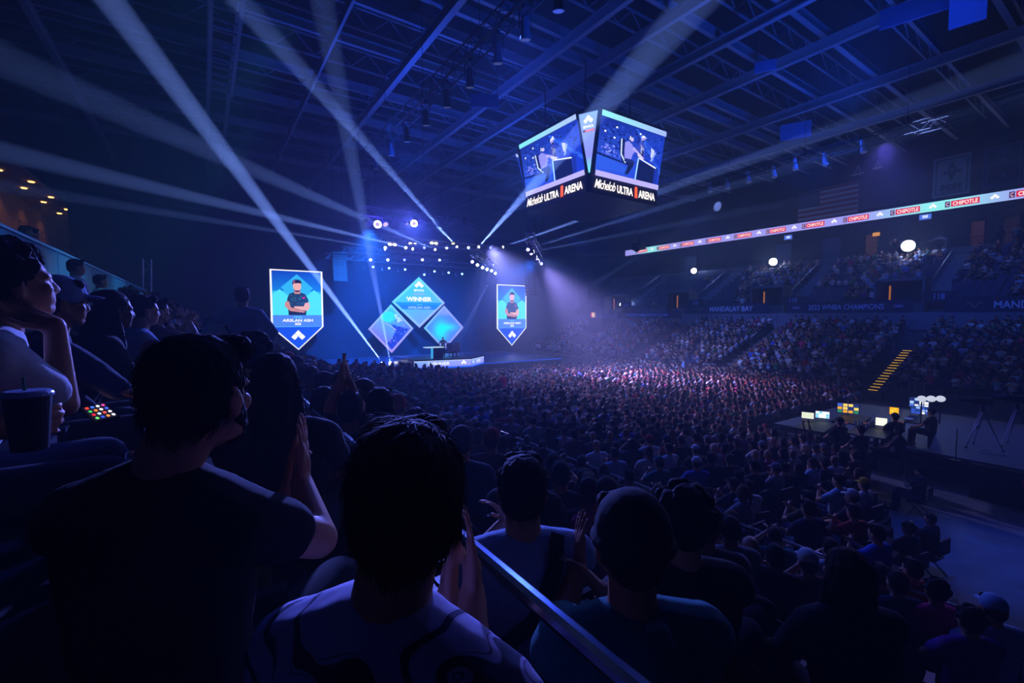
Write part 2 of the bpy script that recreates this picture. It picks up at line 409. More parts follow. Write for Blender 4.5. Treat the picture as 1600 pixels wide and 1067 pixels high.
# LED portrait banners -----------------------------------------
def portrait(pl, m, w, y0, h, cx=0):
    "person with folded arms, cap, dark patterned jersey, on the screen"
    def q(pts, col, l): pl.poly(m, [(cx + x * w, y0 + y * h) for x, y in pts], col, l)
    sk = C('c98a86'); sk2 = C('e8b0a6'); dk = C('141c34'); je = C('1d3a5c')
    q([(-.17, 0), (.16, 0), (.19, .36), (-.19, .36)], dk, 4)
    q([(-.20, .24), (-.19, .42), (-.15, .53), (-.07, .57), (.06, .57), (.15, .53), (.21, .40), (.22, .26), (.12, .2), (-.12, .2)], je, 5)
    for i in range(26):
        x = rng.uniform(-.15, .15); y = rng.uniform(.27, .52)
        q([(x, y), (x + rng.uniform(.02, .05), y - .01), (x + .03, y + .02)], C('2f7f98' if i % 2 else '101a30'), 6)
    q([(.10, .45), (.15, .46), (.14, .42), (.09, .42)], C('e8208c'), 7)
    q([(-.24, .22), (-.23, .33), (-.16, .34), (-.13, .2), (.02, .13), (.15, .1), (.12, .06), (-.14, .1)], sk, 8)
    q([(.24, .22), (.22, .33), (.14, .30), (.12, .22), (-.06, .22), (-.07, .18), (.05, .13), (.2, .11)], sk2, 9)
    q([(-.055, .53), (.055, .53), (.06, .66), (-.06, .66)], sk, 6)
    q([(-.075, .68), (-.06, .62), (-.03, .585), (.03, .585), (.06, .62), (.075, .68), (.08, .8), (-.08, .8)], sk2, 7)
    q([(-.07, .66), (-.058, .615), (-.03, .575), (.03, .575), (.058, .615), (.07, .66), (.04, .615), (.03, .62), (-.03, .62), (-.04, .615)], C('5a3038'), 8)
    q([(-.095, .74), (-.09, .83), (-.05, .885), (.03, .89), (.08, .85), (.09, .76), (.06, .8), (-.06, .79)], C('18162c'), 9)
    q([(-.085, .80), (-.06, .86), (-.03, .86), (-.06, .79)], C('b05078'), 10)
    for s in (-1, 1): q([(s * .033 - .012, .722), (s * .033 + .012, .722), (s * .033 + .012, .728), (s * .033 - .012, .728)], C('6a4048'), 9)
def banner_screen(px0, px1, label, yplane, ytop, ybot):
    a = P(px0, ytop, y=yplane); bpt = P(px1, ytop, y=yplane); w = bpt.x - a.x
    zb = P((px0 + px1) / 2, ybot, y=yplane).z; zt = a.z
    cx = (a.x + bpt.x) / 2; Hh = zt - zb
    t = empty('led_banner', (cx, yplane, zb), label, 'led screen', 'winner banners beside the stage')
    fr = [(-w / 2, Hh), (-w / 2, Hh * .29), (0, 0), (w / 2, Hh * .29), (w / 2, Hh)]
    MB().prism([(cx + x * 1.01, yplane + .03, zb + y) for x, y in fr], (0, 0, 0), (0, .25, 0)).build('screen_housing', M_BLACK, t)
    m = MB(); pl = Plane((cx, yplane, zb), (1, 0, 0), (0, 0, 1))
    pl.poly(m, fr, C('f2f8ff'), 1)
    k = .93
    y1 = Hh * .985; e = w / 2 * k
    # picture: deep blue above, cyan below
    m.add([pl.pt(-e, Hh * .44, 2), pl.pt(e, Hh * .44, 2), pl.pt(e, Hh * .74, 2), pl.pt(-e, Hh * .74, 2)], [(0, 1, 2, 3)],
          [C('6ff6fa'), C('62eef8'), C('28b4f0'), C('30b8f0')])
    m.add([pl.pt(-e, Hh * .74, 2), pl.pt(e, Hh * .74, 2), pl.pt(e, y1, 2), pl.pt(-e, y1, 2)], [(0, 1, 2, 3)],
          [C('0c7ce0'), C('0c7ce0'), C('0a48c8'), C('083cba')])
    pl.poly(m, [(0, Hh * .95), (-e * .66, Hh * .78), (0, Hh * .6), (e * .66, Hh * .78)], C('30b4f2'), 3)
    pl.poly(m, [(-e * .98, Hh * .44), (-e * .98, Hh * .70), (-e * .70, Hh * .76), (0, Hh * .58), (e * .70, Hh * .76), (e * .98, Hh * .70), (e * .98, Hh * .44)], C('4fe2f6'), 3)
    portrait(pl, m, w, Hh * .44, Hh * .50, 0)
    pl.rect(m, -e, Hh * .295, e, Hh * .44, C('4c86f2'), 11)
    pl.rect(m, -e, Hh * .292, e, Hh * .297, C('58c8f8'), 12)
    pl.poly(m, [(-e, Hh * .292), (0, Hh * .018), (e, Hh * .292)], C('1450e8'), 3)
    pl.text(m, 'TM RB', 0, Hh * .415, w * .15, Hh * .018, C('5fe8f4'), 12, .02)
    pl.text(m, 'ARSLAN ASH', 0, Hh * .374, w * .58, Hh * .036, C('ffffff'), 12, .03)
    pl.rect(m, -w * .055, Hh * .315, w * .055, Hh * .345, C('eef2ff'), 12)
    pl.text(m, 'PS5', 0, Hh * .33, w * .07, Hh * .014, C('3a60c0'), 13, .02)
    arrow_logo(pl, m, 0, Hh * .17, w * .27, C('ffffff'), 12)
    m.build('screen', SCREEN, t)
banner_screen(421, 503.5, 'large pennant-shaped screen with a winner portrait left of the stage', 45.0, 420, 547)
banner_screen(776, 822.5, 'smaller-looking pennant screen with the same portrait right of the diamonds', 45.2, 444, 540)
# diamond screens ----------------------------------------------
def diamond(px, py, half_px, vh, label, kind):
    Y = 45.0; c = P(px, py, y=Y); e = P(px + half_px, py, y=Y).x - c.x; eb = c.x - P(px - half_px, py, y=Y).x; r = (e + eb) / 2
    t = empty('diamond_screen', (c.x, Y, c.z - r), label, 'led screen', 'three diamond screens over the stage')
    pl = Plane(c, (1, 0, 0), (0, 0, 1)); m = MB(); fz = (P(px, py - vh, y=Y).z - c.z) / r; pl.v *= fz
    MB().prism([(c.x + x * r, Y + .03, c.z + z * r * fz) for x, z in ((0, -1), (1, 0), (0, 1), (-1, 0))], (0, 0, 0), (0, .3, 0)).build('screen_housing', M_BLACK, t)
    def dia(s, l, cols): m.add([pl.pt(0, -r * s, l), pl.pt(r * s, 0, l), pl.pt(0, r * s, l), pl.pt(-r * s, 0, l)], [(0, 1, 2, 3)], [C(q) for q in cols])
    if kind == 'win':
        dia(1, 1, ['8fa8ff', '9ab4ff', '58e0f8', '62d8f8']); dia(.9, 2, ['6f9cf8', '60b8f6', '2cd0f2', '48c8f4'])
        for s in (.9,):
            for (xa, ya), (xb, yb) in (((0, -s), (s, 0)), ((s, 0), (0, s)), ((0, s), (-s, 0)), ((-s, 0), (0, -s))):
                pl.line(m, xa * r, ya * r, xb * r, yb * r, .035, C('b8e8ff'), 3)
        pl.poly(m, [(-r * .9, 0), (r * .9, 0), (r * .62, -r * .28), (-r * .62, -r * .28)], C('1f7ce8'), 3)
        pl.poly(m, [(-r * .88, 0), (r * .88, 0), (r * .8, -r * .1), (-r * .8, -r * .1)], C('1a90ec'), 4)
        arrow_logo(pl, m, 0, r * .66, r * .36, C('ffffff'), 5)
        pl.text(m, 'EVO', 0, r * .47, r * .38, r * .08, C('f4fbff'), 5, .05)
        pl.rect(m, -r * .22, r * .28, r * .22, r * .37, C('7cb8f2'), 4)
        pl.text(m, 'WINNER', 0, r * .13, r * .95, r * .17, C('ffffff'), 5, .04)
        pl.text(m, 'TM RB', 0, -r * .09, r * .2, r * .035, C('60e0f4'), 5)
        pl.text(m, 'ARSLAN ASH', 0, -r * .2, r * .84, r * .1, C('a8d4fa'), 5, .02)
    elif kind == 'left':
        dia(1, 1, ['a080f8', '8fa0ff', '50d8f8', '8a90f8']); dia(.88, 2, ['6a5cf0', '5a70f4', '38c8f4', '7a80f4'])
        for s in (.92,):
            for (xa, ya), (xb, yb) in (((0, -s), (s, 0)), ((s, 0), (0, s)), ((0, s), (-s, 0)), ((-s, 0), (0, -s))):
                pl.line(m, xa * r, ya * r, xb * r, yb * r, .035, C('c0c8ff'), 3)
        pl.disc(m, -r * .12, r * .48, r * .3, r * .22, C('30e4f4'), 3)
        pl.poly(m, [(r * .0, r * .2), (r * .3, r * .1), (r * .78, -.02 * r), (r * .45, -r * .4), (0, -r * .84), (-r * .2, -r * .6), (r * .05, -r * .35), (r * .2, -r * .1)], C('1c34c8'), 3)
        pl.poly(m, [(r * .12, r * .55), (r * .2, r * .62), (r * .5, r * .34), (r * .3, r * .24)], C('a8e0f8'), 3)
        for i in range(70):
            a = rng.uniform(-.1, .6); bb = rng.uniform(-.6, .5)
            if abs(a) + abs(bb) > .8: continue
            w = rng.uniform(.02, .09); g = rng.uniform(-.04, .04)
            pl.poly(m, [(a * r, bb * r), ((a + w) * r, (bb + g) * r), ((a + w * .8) * r, (bb + g + .03) * r)], C(rng.choice(['8fd8ff', 'd0e8ff', '1020a0', '3f5cf0', 'e060d0', '60b0ff'])), 4)
        pl.line(m, -r * .3, r * .25, r * .22, -r * .05, .06, C('b8b0ff'), 4)
    else:
        dia(1, 1, ['8c90fa', '9a9cf8', '8ca8fa', '70c8fa']); 
        n = 13
        base = len(m.v)
        for i in range(n):
            for j in range(n):
                qs = []
                cs = []
                for di, dj in ((0, 0), (1, 0), (1, 1), (0, 1)):
                    s = -1 + 2 * (i + di) / n; tt = -1 + 2 * (j + dj) / n
                    x = (s - tt) / 2 * .88; z = (s + tt) / 2 * .88; qs.append(pl.pt(x * r, z * r, 2))
                    g = math.exp(-(((x + .18) / .32) ** 2 + ((z + .12) / .42) ** 2)) + .75 * math.exp(-(((x - .25) / .35) ** 2 + ((z - .02) / .14) ** 2))
                    g = min(1, g); A = C('4f82f6'); B = C('16f0fa')
                    if z > .55 or z < -.62: A = C('7f98fa'); g *= .2
                    cs.append(tuple(A[q] * (1 - g) + B[q] * g for q in range(3)))
                m.add(qs, [(0, 1, 2, 3)], cs)
    m.build('screen', SCREEN, t)
diamond(655, 472.5, 41.5, 40, 'top diamond screen reading WINNER above the stage', 'win')
diamond(611.5, 513.5, 35.5, 38.5, 'lower left diamond screen with jagged violet and blue artwork', 'left')
diamond(694, 512, 31, 35, 'lower right diamond screen with a plain cyan glow', 'right')
# ------------------------------------------------------------ trusses and lamps
def truss(name, a, b_, label, s=.5, cat='truss', hang=True):
    a = Vector(a); b_ = Vector(b_); t = empty(name, (a + b_) / 2 - Vector((0, 0, s / 2)), label, cat)
    d = (b_ - a).normalized(); L = (b_ - a).length
    up = Vector((0, 0, 1)) if abs(d.z) < .9 else Vector((1, 0, 0)); u = d.cross(up).normalized(); v = u.cross(d)
    ch = [(i * s / 2, j * s / 2) for i in (-1, 1) for j in (-1, 1)]
    for i, j in ch: MB().tube([a + u * i + v * j, b_ + u * i + v * j], .035, 6).build('chord', M_ALU if name != 'lighting_truss' else M_DARK, t)
    m = MB(); n = max(2, int(L / s))
    for k in range(n):
        p = a + d * (L * k / n); q = a + d * (L * (k + 1) / n)
        for (i0, j0), (i1, j1) in (((-1, -1), (-1, 1)), ((1, -1), (1, 1)), ((-1, 1), (1, 1)), ((-1, -1), (1, -1))):
            p2 = p + u * i0 * s / 2 + v * j0 * s / 2; q2 = q + u * i1 * s / 2 + v * j1 * s / 2
            if k % 2: p2, q2 = p + u * i1 * s / 2 + v * j1 * s / 2, q + u * i0 * s / 2 + v * j0 * s / 2
            m.bar(p2, q2, .025)
    m.build('lacing', M_DARK if name == 'lighting_truss' else M_ALU, t)
    if hang:
        k = max(2, int(L / 6))
        for i in range(k + 1):
            p = a + d * (L * (.06 + .88 * i / k)); MB().tube([p, (p.x, p.y, 20.9)], .015, 4).build('hanging_cable', M_DARK, t)
    return t
M_FIX = mat('fixture_body', '2a2f3a', .35, .2)
def lens_mat(col, e): return mat('lens_%s_%s' % (col, e), col, emit=e)
def fixture(loc, tgt, label, group, col='ffffff', e=8, r=.13, L=.42, topz=None, ring=False, body=None):
    "moving-head lamp: clamp, yoke, body, lens; loc is the centre of the lens"
    loc = Vector(loc); d = (Vector(tgt) - loc).normalized(); c = loc - d * (L * .5)
    t = empty('stage_lamp', loc, label, 'stage light', group)
    u, v, _ = basis(d)
    pts = [loc - d * L, loc - d * (L * .92), loc - d * (L * .5), loc - d * .02, loc]
    lb = MB().tube(pts, [r * .5, r * .8, r * .85, r * 1.12, r * 1.12], 12).build('lamp_body', body or M_FIX, t, smooth=False)
    lm = MB(); n = 16
    p0 = loc + d * .012
    uu = [p0 + (u * math.cos(2 * math.pi * k / n) + v * math.sin(2 * math.pi * k / n)) * r for k in range(n)]
    if ring:
        ui = [p0 + (u * math.cos(2 * math.pi * k / n) + v * math.sin(2 * math.pi * k / n)) * r * .62 for k in range(n)]
        lm.add(uu + ui, [(k, (k + 1) % n, n + (k + 1) % n, n + k) for k in range(n)], None, 0)
        lm.add(ui, [tuple(range(n))], None, 1)
        lm.build('lens', [lens_mat(col, e), lens_mat('7a70ff', 1.6)], lb)
    else:
        lm.add(uu, [tuple(range(n))]); lm.build('lens', lens_mat(col, e) if e else M_DARK, lb)
    side = d.cross(Vector((0, 0, 1)))
    side = side.normalized() if side.length > .1 else Vector((1, 0, 0))
    top = Vector((c.x, c.y, (topz if topz else loc.z + r * 3.4)))
    y = MB()
    for s in (-1, 1):
        y.bar(c + side * s * r * 1.2, top + side * s * r * 1.2 - Vector((0, 0, r * .4)), r * .18)
    y.bar(top - side * r * 1.3 - Vector((0, 0, r * .4)), top + side * r * 1.3 - Vector((0, 0, r * .4)), r * .3)
    y.build('yoke', M_FIX, t)
    MB().box(top, (r * .9, r * .9, r * .9)).build('clamp', M_DARK, t)
    return t
# stage trusses
zf = WASH[0][0].z; truss('truss', (11.2, 38.0, zf + .75), (24.5, 38.0, zf + .75), 'front stage truss carrying the upper row of bright lamps')
zb_ = WASH[6][0].z; truss('truss', (10.2, 42.0, zb_ + .75), (20.5, 42.0, zb_ + .75), 'middle stage truss carrying the second row of lamps')
zr = P(640, 420, y=43.5).z; truss('truss', (9.2, 43.5, zr + .7), (26, 43.5, zr + .7), 'rear stage truss with small blue lamps over the diamonds')
sd = [w for w in WASH if w[2] == 'side']; ar = [w for w in WASH if w[2] == 'array']
up_ = Vector((0, 0, .7))
truss('truss', sd[0][0] + up_ + Vector((-.3, -.6, 0)), sd[-1][0] + up_ + Vector((.3, .6, 0)), 'short angled truss right of the diamonds')
truss('truss', ar[0][0] + up_ + Vector((-.5, -.8, 0)), ar[-1][0] + up_ + Vector((.3, .6, 0)), 'angled truss of lamps right of the pennant screen', hang=False)
for q_ in (ar[-1][0] + up_, ar[-3][0] + up_): MB().tube([q_, q_ + Vector((1.5, 1.5, 11))], .015, 4).build('hanging_cable', M_DARK, [o for o in bpy.data.objects if o.name.startswith('truss')][-1])
nm = {'front': 'on the front stage truss', 'back': 'on the middle stage truss', 'side': 'on the short truss right of the diamonds', 'array': 'on the angled truss at the right'}
cnt = {}
for p, c, kind in WASH:
    i = cnt.get(kind, 0); cnt[kind] = i + 1
    colr = {WHITEBEAM: ('c8dcff', 'white'), DEEP: ('4048ff', 'blue'), VIOLET: ('9a90ff', 'violet')}[c]
    fixture(p, EYE.lerp(Vector((p.x, 30, 0)), .5), '%s lamp %s, %s from the left' % (colr[1], nm[kind], ordw(i)), 'lamps ' + nm[kind], colr[0], 14, .115 if kind != 'array' else .1)
for i, (s, t_, c, w, a) in enumerate(BEAMS):
    if i in (0, 1, 9, 10):
        fixture(s, t_, ['beam lamp on the stage floor throwing the broad beam to the upper left', 'beam lamp on the stage floor, its beam crossing the left diamond'][i] if i < 2
                else ('beam lamp on the stage right of the platform, steeper beam' if i == 9 else 'beam lamp on the stage right of the platform, lower beam'), 'beam lamps on the stage floor', 'ffffff', 14, .13, .35, topz=s.z - .3)
    elif i in (2, 3, 4, 5, 6, 7, 8, 11, 12, 13, 14):
        where = {2: 'sending a beam up left past the ceiling', 3: 'sending the beam past the scoreboard', 4: 'sending a long beam to the upper right', 5: 'at the top of the angled truss, highest beam',
                 6: 'on the angled truss, second beam', 7: 'on the angled truss, third faint beam', 8: 'on the angled truss, lowest faint beam', 11: 'sending a flat beam to the far left',
                 12: 'at the left end of the front truss, faint left beam', 13: 'sending a wide dim beam to the upper left', 14: 'throwing a short white cone beside the right diamond'}[i]
        fixture(s, t_, 'beam lamp ' + where, 'beam lamps', 'ffffff', 10, .11, .35)
    else:
        fixture(s, t_, 'small blue lamp on the rear truss, %s thin beam from the left' % ordw(sorted([15, 16, 17, 20, 18, 19], key=lambda q: BEAMS[q][0].x).index(i)), 'blue lamps on the rear truss', '5a8cff', 6, .09, .3)
for i, (px, py) in enumerate(((583, 417), (608, 419), (633, 421), (663, 429), (679, 424), (701, 426), (722, 428))):
    fixture(P(px, py, y=43.5), (12, 30, 2), 'tiny blue downlight on the rear truss, %s from the left' % ordw(i), 'tiny downlights on the rear truss', '80b4ff', 6, .11, .28)
for i, (px, py) in enumerate(((613, 382), (645, 381), (678, 380), (708, 380))):
    t = empty('blinder_lamp', P(px, py, y=38.3), 'warm white blinder above the front stage truss, %s from the left' % ordw(i), 'stage light', 'warm blinders on the front truss')
    p = P(px, py, y=38.3); w = .42 if i < 3 else .15
    MB().box(p + Vector((0, .12, 0)), (w * 2 + .1, .2, .3)).build('lamp_body', M_FIX, t)
    for k in (-1, 1): MB().ball(p + Vector((k * w * .5, 0, 0)), (w * .42, .05, .10), 12).build('lens', lens_mat('fff4b0', 8), t)
# near back truss with big ring lamps
tz = P(590, 350, y=30.0).z + .55
truss('lighting_truss', (8.6, 30.2, tz + .2), (17.2, 30.2, tz + .2), 'dark truss in front of the stage holding two glowing blue ring lamps', .6)
for i, (px, py, e, r_, c) in enumerate(((575, 351, 0, .22, '404050'), (590, 350.5, 12, .24, 'f0f0ff'), (602.5, 350.5, 1.4, .17, 'c0a8ff'), (618, 352, 0, .24, '404050'), (636, 350, .8, .1, '9080ff'), (647, 349, 12, .23, 'f0f0ff'),
                                       (662, 350, 0, .24, '404050'), (671, 347, 0, .2, '404050'), (700, 345, 0, .2, '404050'), (709, 349, 0, .24, '404050'), (730, 347, 0, .26, '404050'))):
    p = P(px, py, y=29.8)
    fixture(p, (EYE if e > 2 else Vector((p.x + 1.2, 20, 2))), ('lit ring lamp with white rim, %s' % ('left one' if px < 600 else 'right one')) + ' of two on the dark truss' if e > 2 else
            '%s lamp hanging from the dark front truss, %s from the left' % ('dim violet' if e else 'unlit', ordw(i)), 'lamps on the dark front truss', c, e, r_, .5, topz=tz - .05, ring=e > 2)
    if e > 2: point(p + Vector((-.05, -.45, 0)), (.1, .06, 1), 420, .1)
# lengthwise lighting trusses with hanging spotlights
truss('lighting_truss', (9.6, 3, 16.3), (9.6, 36, 16.3), 'long dark lighting truss running towards the stage left of the scoreboard', .6)
pos1 = [(921, 62), (875, 60), (830, 68), (784, 120), (745, 122), (723, 160), (700, 175), (678, 190), (660, 222), (640, 240), (614, 256)]
for i, y in enumerate((7.2, 8.6, 10.2, 11.6, 13.4, 15.2, 17.4, 19.6, 22, 24.6, 27.2, 30.2, 33)):
    fixture((9.6, y, 14.9), (10.6, y + 1.2, 8), 'unlit spotlight under the long left truss, %s from the near end' % ordw(i), 'spotlights under the long left truss', '6a78a8', .25, .17, .75, topz=16.0)  # lamps are off, a faint glow is put into the lens material
truss('lighting_truss', (35.3, 8, 16.4), (35.3, 40, 16.4), 'long dark lighting truss over the right stand with pale boxy spotlights', .6)
for i, (px, py) in enumerate(((1110, 300), (1137, 295), (1170, 285), (1210, 277), (1243, 265), (1290, 257), (1350, 238))):
    p = P(px, py, x=35.3); fixture(p, p + Vector((-.4, -.6, -3)), 'pale spotlight under the right truss, %s from the stage end' % ordw(i), 'spotlights under the right truss', '88a0d0', .12, .17, .9, topz=16.1, body=mat('pale_fixture', '9aa8c8', .5))
# line arrays and delay hangs
def line_array(px, py0, py1, Y, label, n=10):
    t = empty('line_array', P(px, py1, y=Y), label, 'speaker', 'hanging line arrays')
    z0 = P(px, py1, y=Y).z; z1 = P(px, py0, y=Y).z; X = P(px, (py0 + py1) / 2, y=Y).x; h = (z1 - z0) / n
    for k in range(n):
        off = -.02 * (n - k) ** 1.3
        MB().box((X, Y + off, z0 + h * (k + .5)), (1.1, .6, h * .92)).build('speaker_box', M_BLACK, t)
    MB().box((X, Y, z1 + .1), (1.2, .9, .12)).build('rigging_frame', M_DARK, t)
    for s in (-.4, .4): MB().tube([(X + s, Y, z1 + .1), (X + s, Y, 21)], .02, 4).build('hanging_cable', M_DARK, t)
line_array(827, 415, 463, 40.0, 'black line array speaker hanging over the corner of the right pennant screen')
line_array(529, 398, 440, 40.0, 'black line array speaker hanging between left pennant screen and diamonds')
def hanging_projector(px, py, X, label, s=1.):
    p = P(px, py, x=X); t = empty('hanging_spotlight', p, label, 'light')
    MB().box(p, (1. * s, 1.4 * s, .8 * s)).build('housing', M_FIX, t)
    MB().tube([p + Vector((-.5 * s, -.3 * s, -.2 * s)), p + Vector((-1.0 * s, -.5 * s, -.45 * s))], [.3 * s, .4 * s], 10).build('hood', M_DARK, t)
    MB().tube([p, (p.x, p.y, 21)], .03, 5).build('hanging_pole', M_DARK, t)
t = truss('rigging_tower', P(230, 470, y=38.0) , P(230, 405, y=38.0), 'thin lattice tower standing at the far left beyond the crowd', .42, 'tower', hang=False)
for x in (8, 17, 26): spot((x, 40, 10), (x, 41.5, 1), (.02, .14, 1), 5000, 70, 1, .3)
# ------------------------------------------------------------ centre scoreboard
CX, CYy = 21.5, 22.2
zt, z1, z0 = EYE.z + 11.8, EYE.z + 8.26, EYE.z + 7.25
# corners measured on the photo planes
X0t = P(902, 178, z=zt).x; Y0t = P(936, 170, z=zt).y
nt_ = P(902, 178, z=zt); ft = P(810, 228, z=zt); rt = P(1040, 207, z=zt); nr = P(936, 170, z=zt)
nb = P(916.5, 273, z=z1); fb = P(825, 309, z=z1); nrb = P(924.5, 273, z=z1); rb = P(1024, 298, z=z1)
sb = empty('scoreboard', (CX, CYy, z0), 'big four-sided video scoreboard hanging over the crowd', 'scoreboard')
LT = [Vector((nt_.x, ft.y, zt)), Vector((nt_.x, nt_.y, zt))]; LB = [Vector((nb.x, fb.y, z1)), Vector((nb.x, nb.y, z1))]
RT = [Vector((nr.x, nr.y, zt)), Vector((rt.x, nr.y, zt))]; RB = [Vector((nrb.x, nrb.y, z1)), Vector((rb.x, nrb.y, z1))]
cx_ = (LT[0].x + RT[1].x + (nr.x - nt_.x)) / 2; cyy = (RT[0].y + LT[0].y + (nt_.y - nr.y)) / 2
def ring_pts(L0, L1, R0, R1, z):
    a = L0.x; c = L1.y; d = R0.y; e = R0.x; x1 = R1.x; y1 = L0.y
    x2 = x1 + (e - a); y2 = y1 + (c - d)
    return [Vector(q) for q in ((e, d, z), (x1, d, z), (x2, c, z), (x2, y1, z), (x1, y2, z), (e, y2, z), (a, y1, z), (a, c, z))]
top = ring_pts(*LT, *RT, zt); bot = ring_pts(*LB, *RB, z1)
def inset(ps, k):
    c = sum(ps, Vector()) / len(ps); return [Vector((c.x + (p.x - c.x) * k, c.y + (p.y - c.y) * k, p.z)) for p in ps]
b = MB(); a1 = inset(top, .985); a0 = inset(bot, .985); b.add([p + Vector((0, 0, .25)) for p in a1] + a0, [tuple(range(8))[::-1], tuple(range(8, 16))] + [(i, (i + 1) % 8, (i + 1) % 8 + 8, i + 8) for i in range(8)])
b.build('housing', M_BLACK, sb)
low = [Vector((p.x, p.y, z0)) for p in bot]
b = MB(); q1 = [p + Vector((0, 0, -.03)) for p in bot]; b.add(q1 + low, [tuple(range(8))[::-1], tuple(range(8, 16))] + [(i, (i + 1) % 8, (i + 1) % 8 + 8, i + 8) for i in range(8)])
b.build('name_band', mat('name_band_paint', '1c2238', .5), sb, label='dark band with lit arena name')
class QuadPlane(Plane):
    "bilinear surface between four corners (bottom-left, bottom-right, top-right, top-left), unit coordinates"
    def __init__(s, a, b, c, d):
        s.q = [Vector(v) for v in (a, b, c, d)]; s.n = (s.q[1] - s.q[0]).cross(s.q[3] - s.q[0]).normalized()
    def pt(s, x, y, l=0):
        a, b, c, d = s.q; return (a * (1 - x) + b * x) * (1 - y) + (d * (1 - x) + c * x) * y + s.n * (.03 + l * .006)
def scene_picture(pl, m, sh=0., flip=False):
    "two players at a desk, one standing in a cap, dark arena and beams behind"
    def q(pts, col, l): pl.poly(m, [((x + sh), y) for x, y in pts], C(col), l)
    W1 = .07; 
    m.add([pl.pt(0, 0, 1), pl.pt(1, 0, 1), pl.pt(1, 1, 1), pl.pt(0, 1, 1)], [(0, 1, 2, 3)], [C('3058e0'), C('1838cc'), C('1434b8'), C('10248c')])
    rr = random.Random(3)
    for i in range(340):
        x = rr.uniform(.02, .95); y = rr.uniform(.32, .92); s = rr.uniform(.012, .04)
        if y > .5: cl = rr.choice(['0a1c80', '1a3cb0', '0c1450', '2a50c8'])
        else: cl = rr.choice(['6a7cf0', '8a90ff', '0c1c70', '3a54e0', 'b0b0ff']) if x < .55 else '1028a8'
        pl.poly(m, [(x, y), (x + s, y + s * .2), (x + s * .8, y + s), (x, y + s)], C(cl), 2)
    pl.poly(m, [(.0, .30), (.5, .18), (.5, .06), (0, .08)], C('2c5ae0'), 2); pl.poly(m, [(0, .34), (.48, .27), (.48, .24), (0, .30)], C('0a1a60'), 3)
    pl.poly(m, [(.52, .96), (.56, .97), (1, .30), (1, .20)], C('2e62e8'), 2); pl.poly(m, [(.56, .9), (.6, .9), (.93, .60), (.93, .52)], C('2450d8'), 2)
    for x, y in ((.24, .88), (.60, .90), (.22, .68), (.08, .75)): pl.disc(m, x, y, .016, .02, C('e8f4ff'), 3, 8)
    # gaming chair and seated person
    q([(.30, .70), (.36, .72), (.39, .66), (.40, .40), (.46, .28), (.44, .24), (.36, .30), (.31, .46)], '0a1450', 4)
    q([(.315, .70), (.335, .71), (.355, .42), (.43, .29), (.42, .26), (.335, .40)], 'c4dcff', 5)
    q([(.38, .66), (.44, .70), (.50, .64), (.54, .52), (.52, .48), (.50, .36), (.40, .36), (.385, .5)], '8f8ff0', 5)
    q([(.45, .30), (.56, .32), (.54, .22), (.48, .06), (.43, .06), (.47, .24)], '101c50', 6)
    q([(.40, .36), (.52, .37), (.56, .33), (.52, .28), (.40, .30)], '1c2870', 6)
    pl.disc(m, .465 + sh, .755, .036, .052, C('0c1450'), 6); pl.disc(m, .477 + sh, .745, .026, .04, C('c8c0ff'), 7); pl.line(m, .45 + sh, .80, .44 + sh, .73, .014, C('d8e8ff'), 8)
    q([(.50, .56), (.60, .50), (.62, .53), (.52, .62)], 'b0a8f8', 6)
    # standing person in a cap
    q([(.58, .66), (.60, .74), (.655, .76), (.70, .68), (.69, .60), (.72, .42), (.60, .40), (.575, .55)], '3a48b8', 6)
    for i in range(14): pl.poly(m, [(.6 + sh + .1 * rr.random(), .45 + .27 * rr.random()), (.615 + sh + .08 * rr.random(), .5 + .2 * rr.random()), (.64 + sh, .6)], C('c0c8ff' if i % 2 else '0c1850'), 7)
    pl.disc(m, .645 + sh, .815, .03, .05, C('a098e8'), 7); q([(.610, .83), (.625, .88), (.66, .885), (.70, .84), (.66, .845)], 'e8ecff', 8); q([(.63, .78), (.64, .76), (.67, .77), (.67, .80)], '141a50', 8)
    q([(.58, .52), (.60, .46), (.68, .42), (.70, .45), (.62, .52)], 'd0c8ff', 8)
    # desk, monitor
    q([(.62, .40), (.90, .32), (.90, -.0), (.62, -.0)], '0a1650', 9)
    pl.poly(m, [(.60 + sh, .43), (.62 + sh, .44), (.91 + sh, .34), (.91 + sh, .31)], C('f0fbff'), 10)
    pl.poly(m, [(.60 + sh, .42), (.62 + sh, .42), (.61 + sh, .0), (.59 + sh, .0)], C('a0d8ff'), 10)
    q([(.91, .36), (.97, .30), (.95, .0), (.91, .0)], '1830a0', 9)
    q([(.79, .70), (.85, .66), (.84, .46), (.80, .52)], 'c8d0ff', 9); q([(.80, .44), (.82, .42), (.88, .62), (.86, .64)], '90a8ff', 10)
def big_screen(TL, TR, BR, BL, sh):
    def up(k): return BL.lerp(TL, k), BR.lerp(TR, k)
    m = MB(); lo = .085; hi = .915
    a, b_ = up(lo); d, c = up(hi)
    scene_picture(QuadPlane(a, b_, c, d), m, sh)
    p0, p1 = up(0); pl = QuadPlane(p0, p1, b_, a)
    m.add([pl.pt(0, 0, 12), pl.pt(1, 0, 12), pl.pt(1, 1, 12), pl.pt(0, 1, 12)], [(0, 1, 2, 3)], [C('b8b0ff')] * 4)
    p2, p3 = up(1); pl = QuadPlane(d, c, p3, p2)
    f = sh < 0
    cc = [C('7ce8f0'), C('a8c0ff'), C('a8c0ff'), C('7ce8f0')] if f else [C('90f0f4'), C('a0b4ff'), C('a0b4ff'), C('90f0f4')]
    m.add([pl.pt(0, 0, 12), pl.pt(1, 0, 12), pl.pt(1, 1, 12), pl.pt(0, 1, 12)], [(0, 1, 2, 3)], cc)
    m.build('video_screen', SCREEN, sb)
g = .03
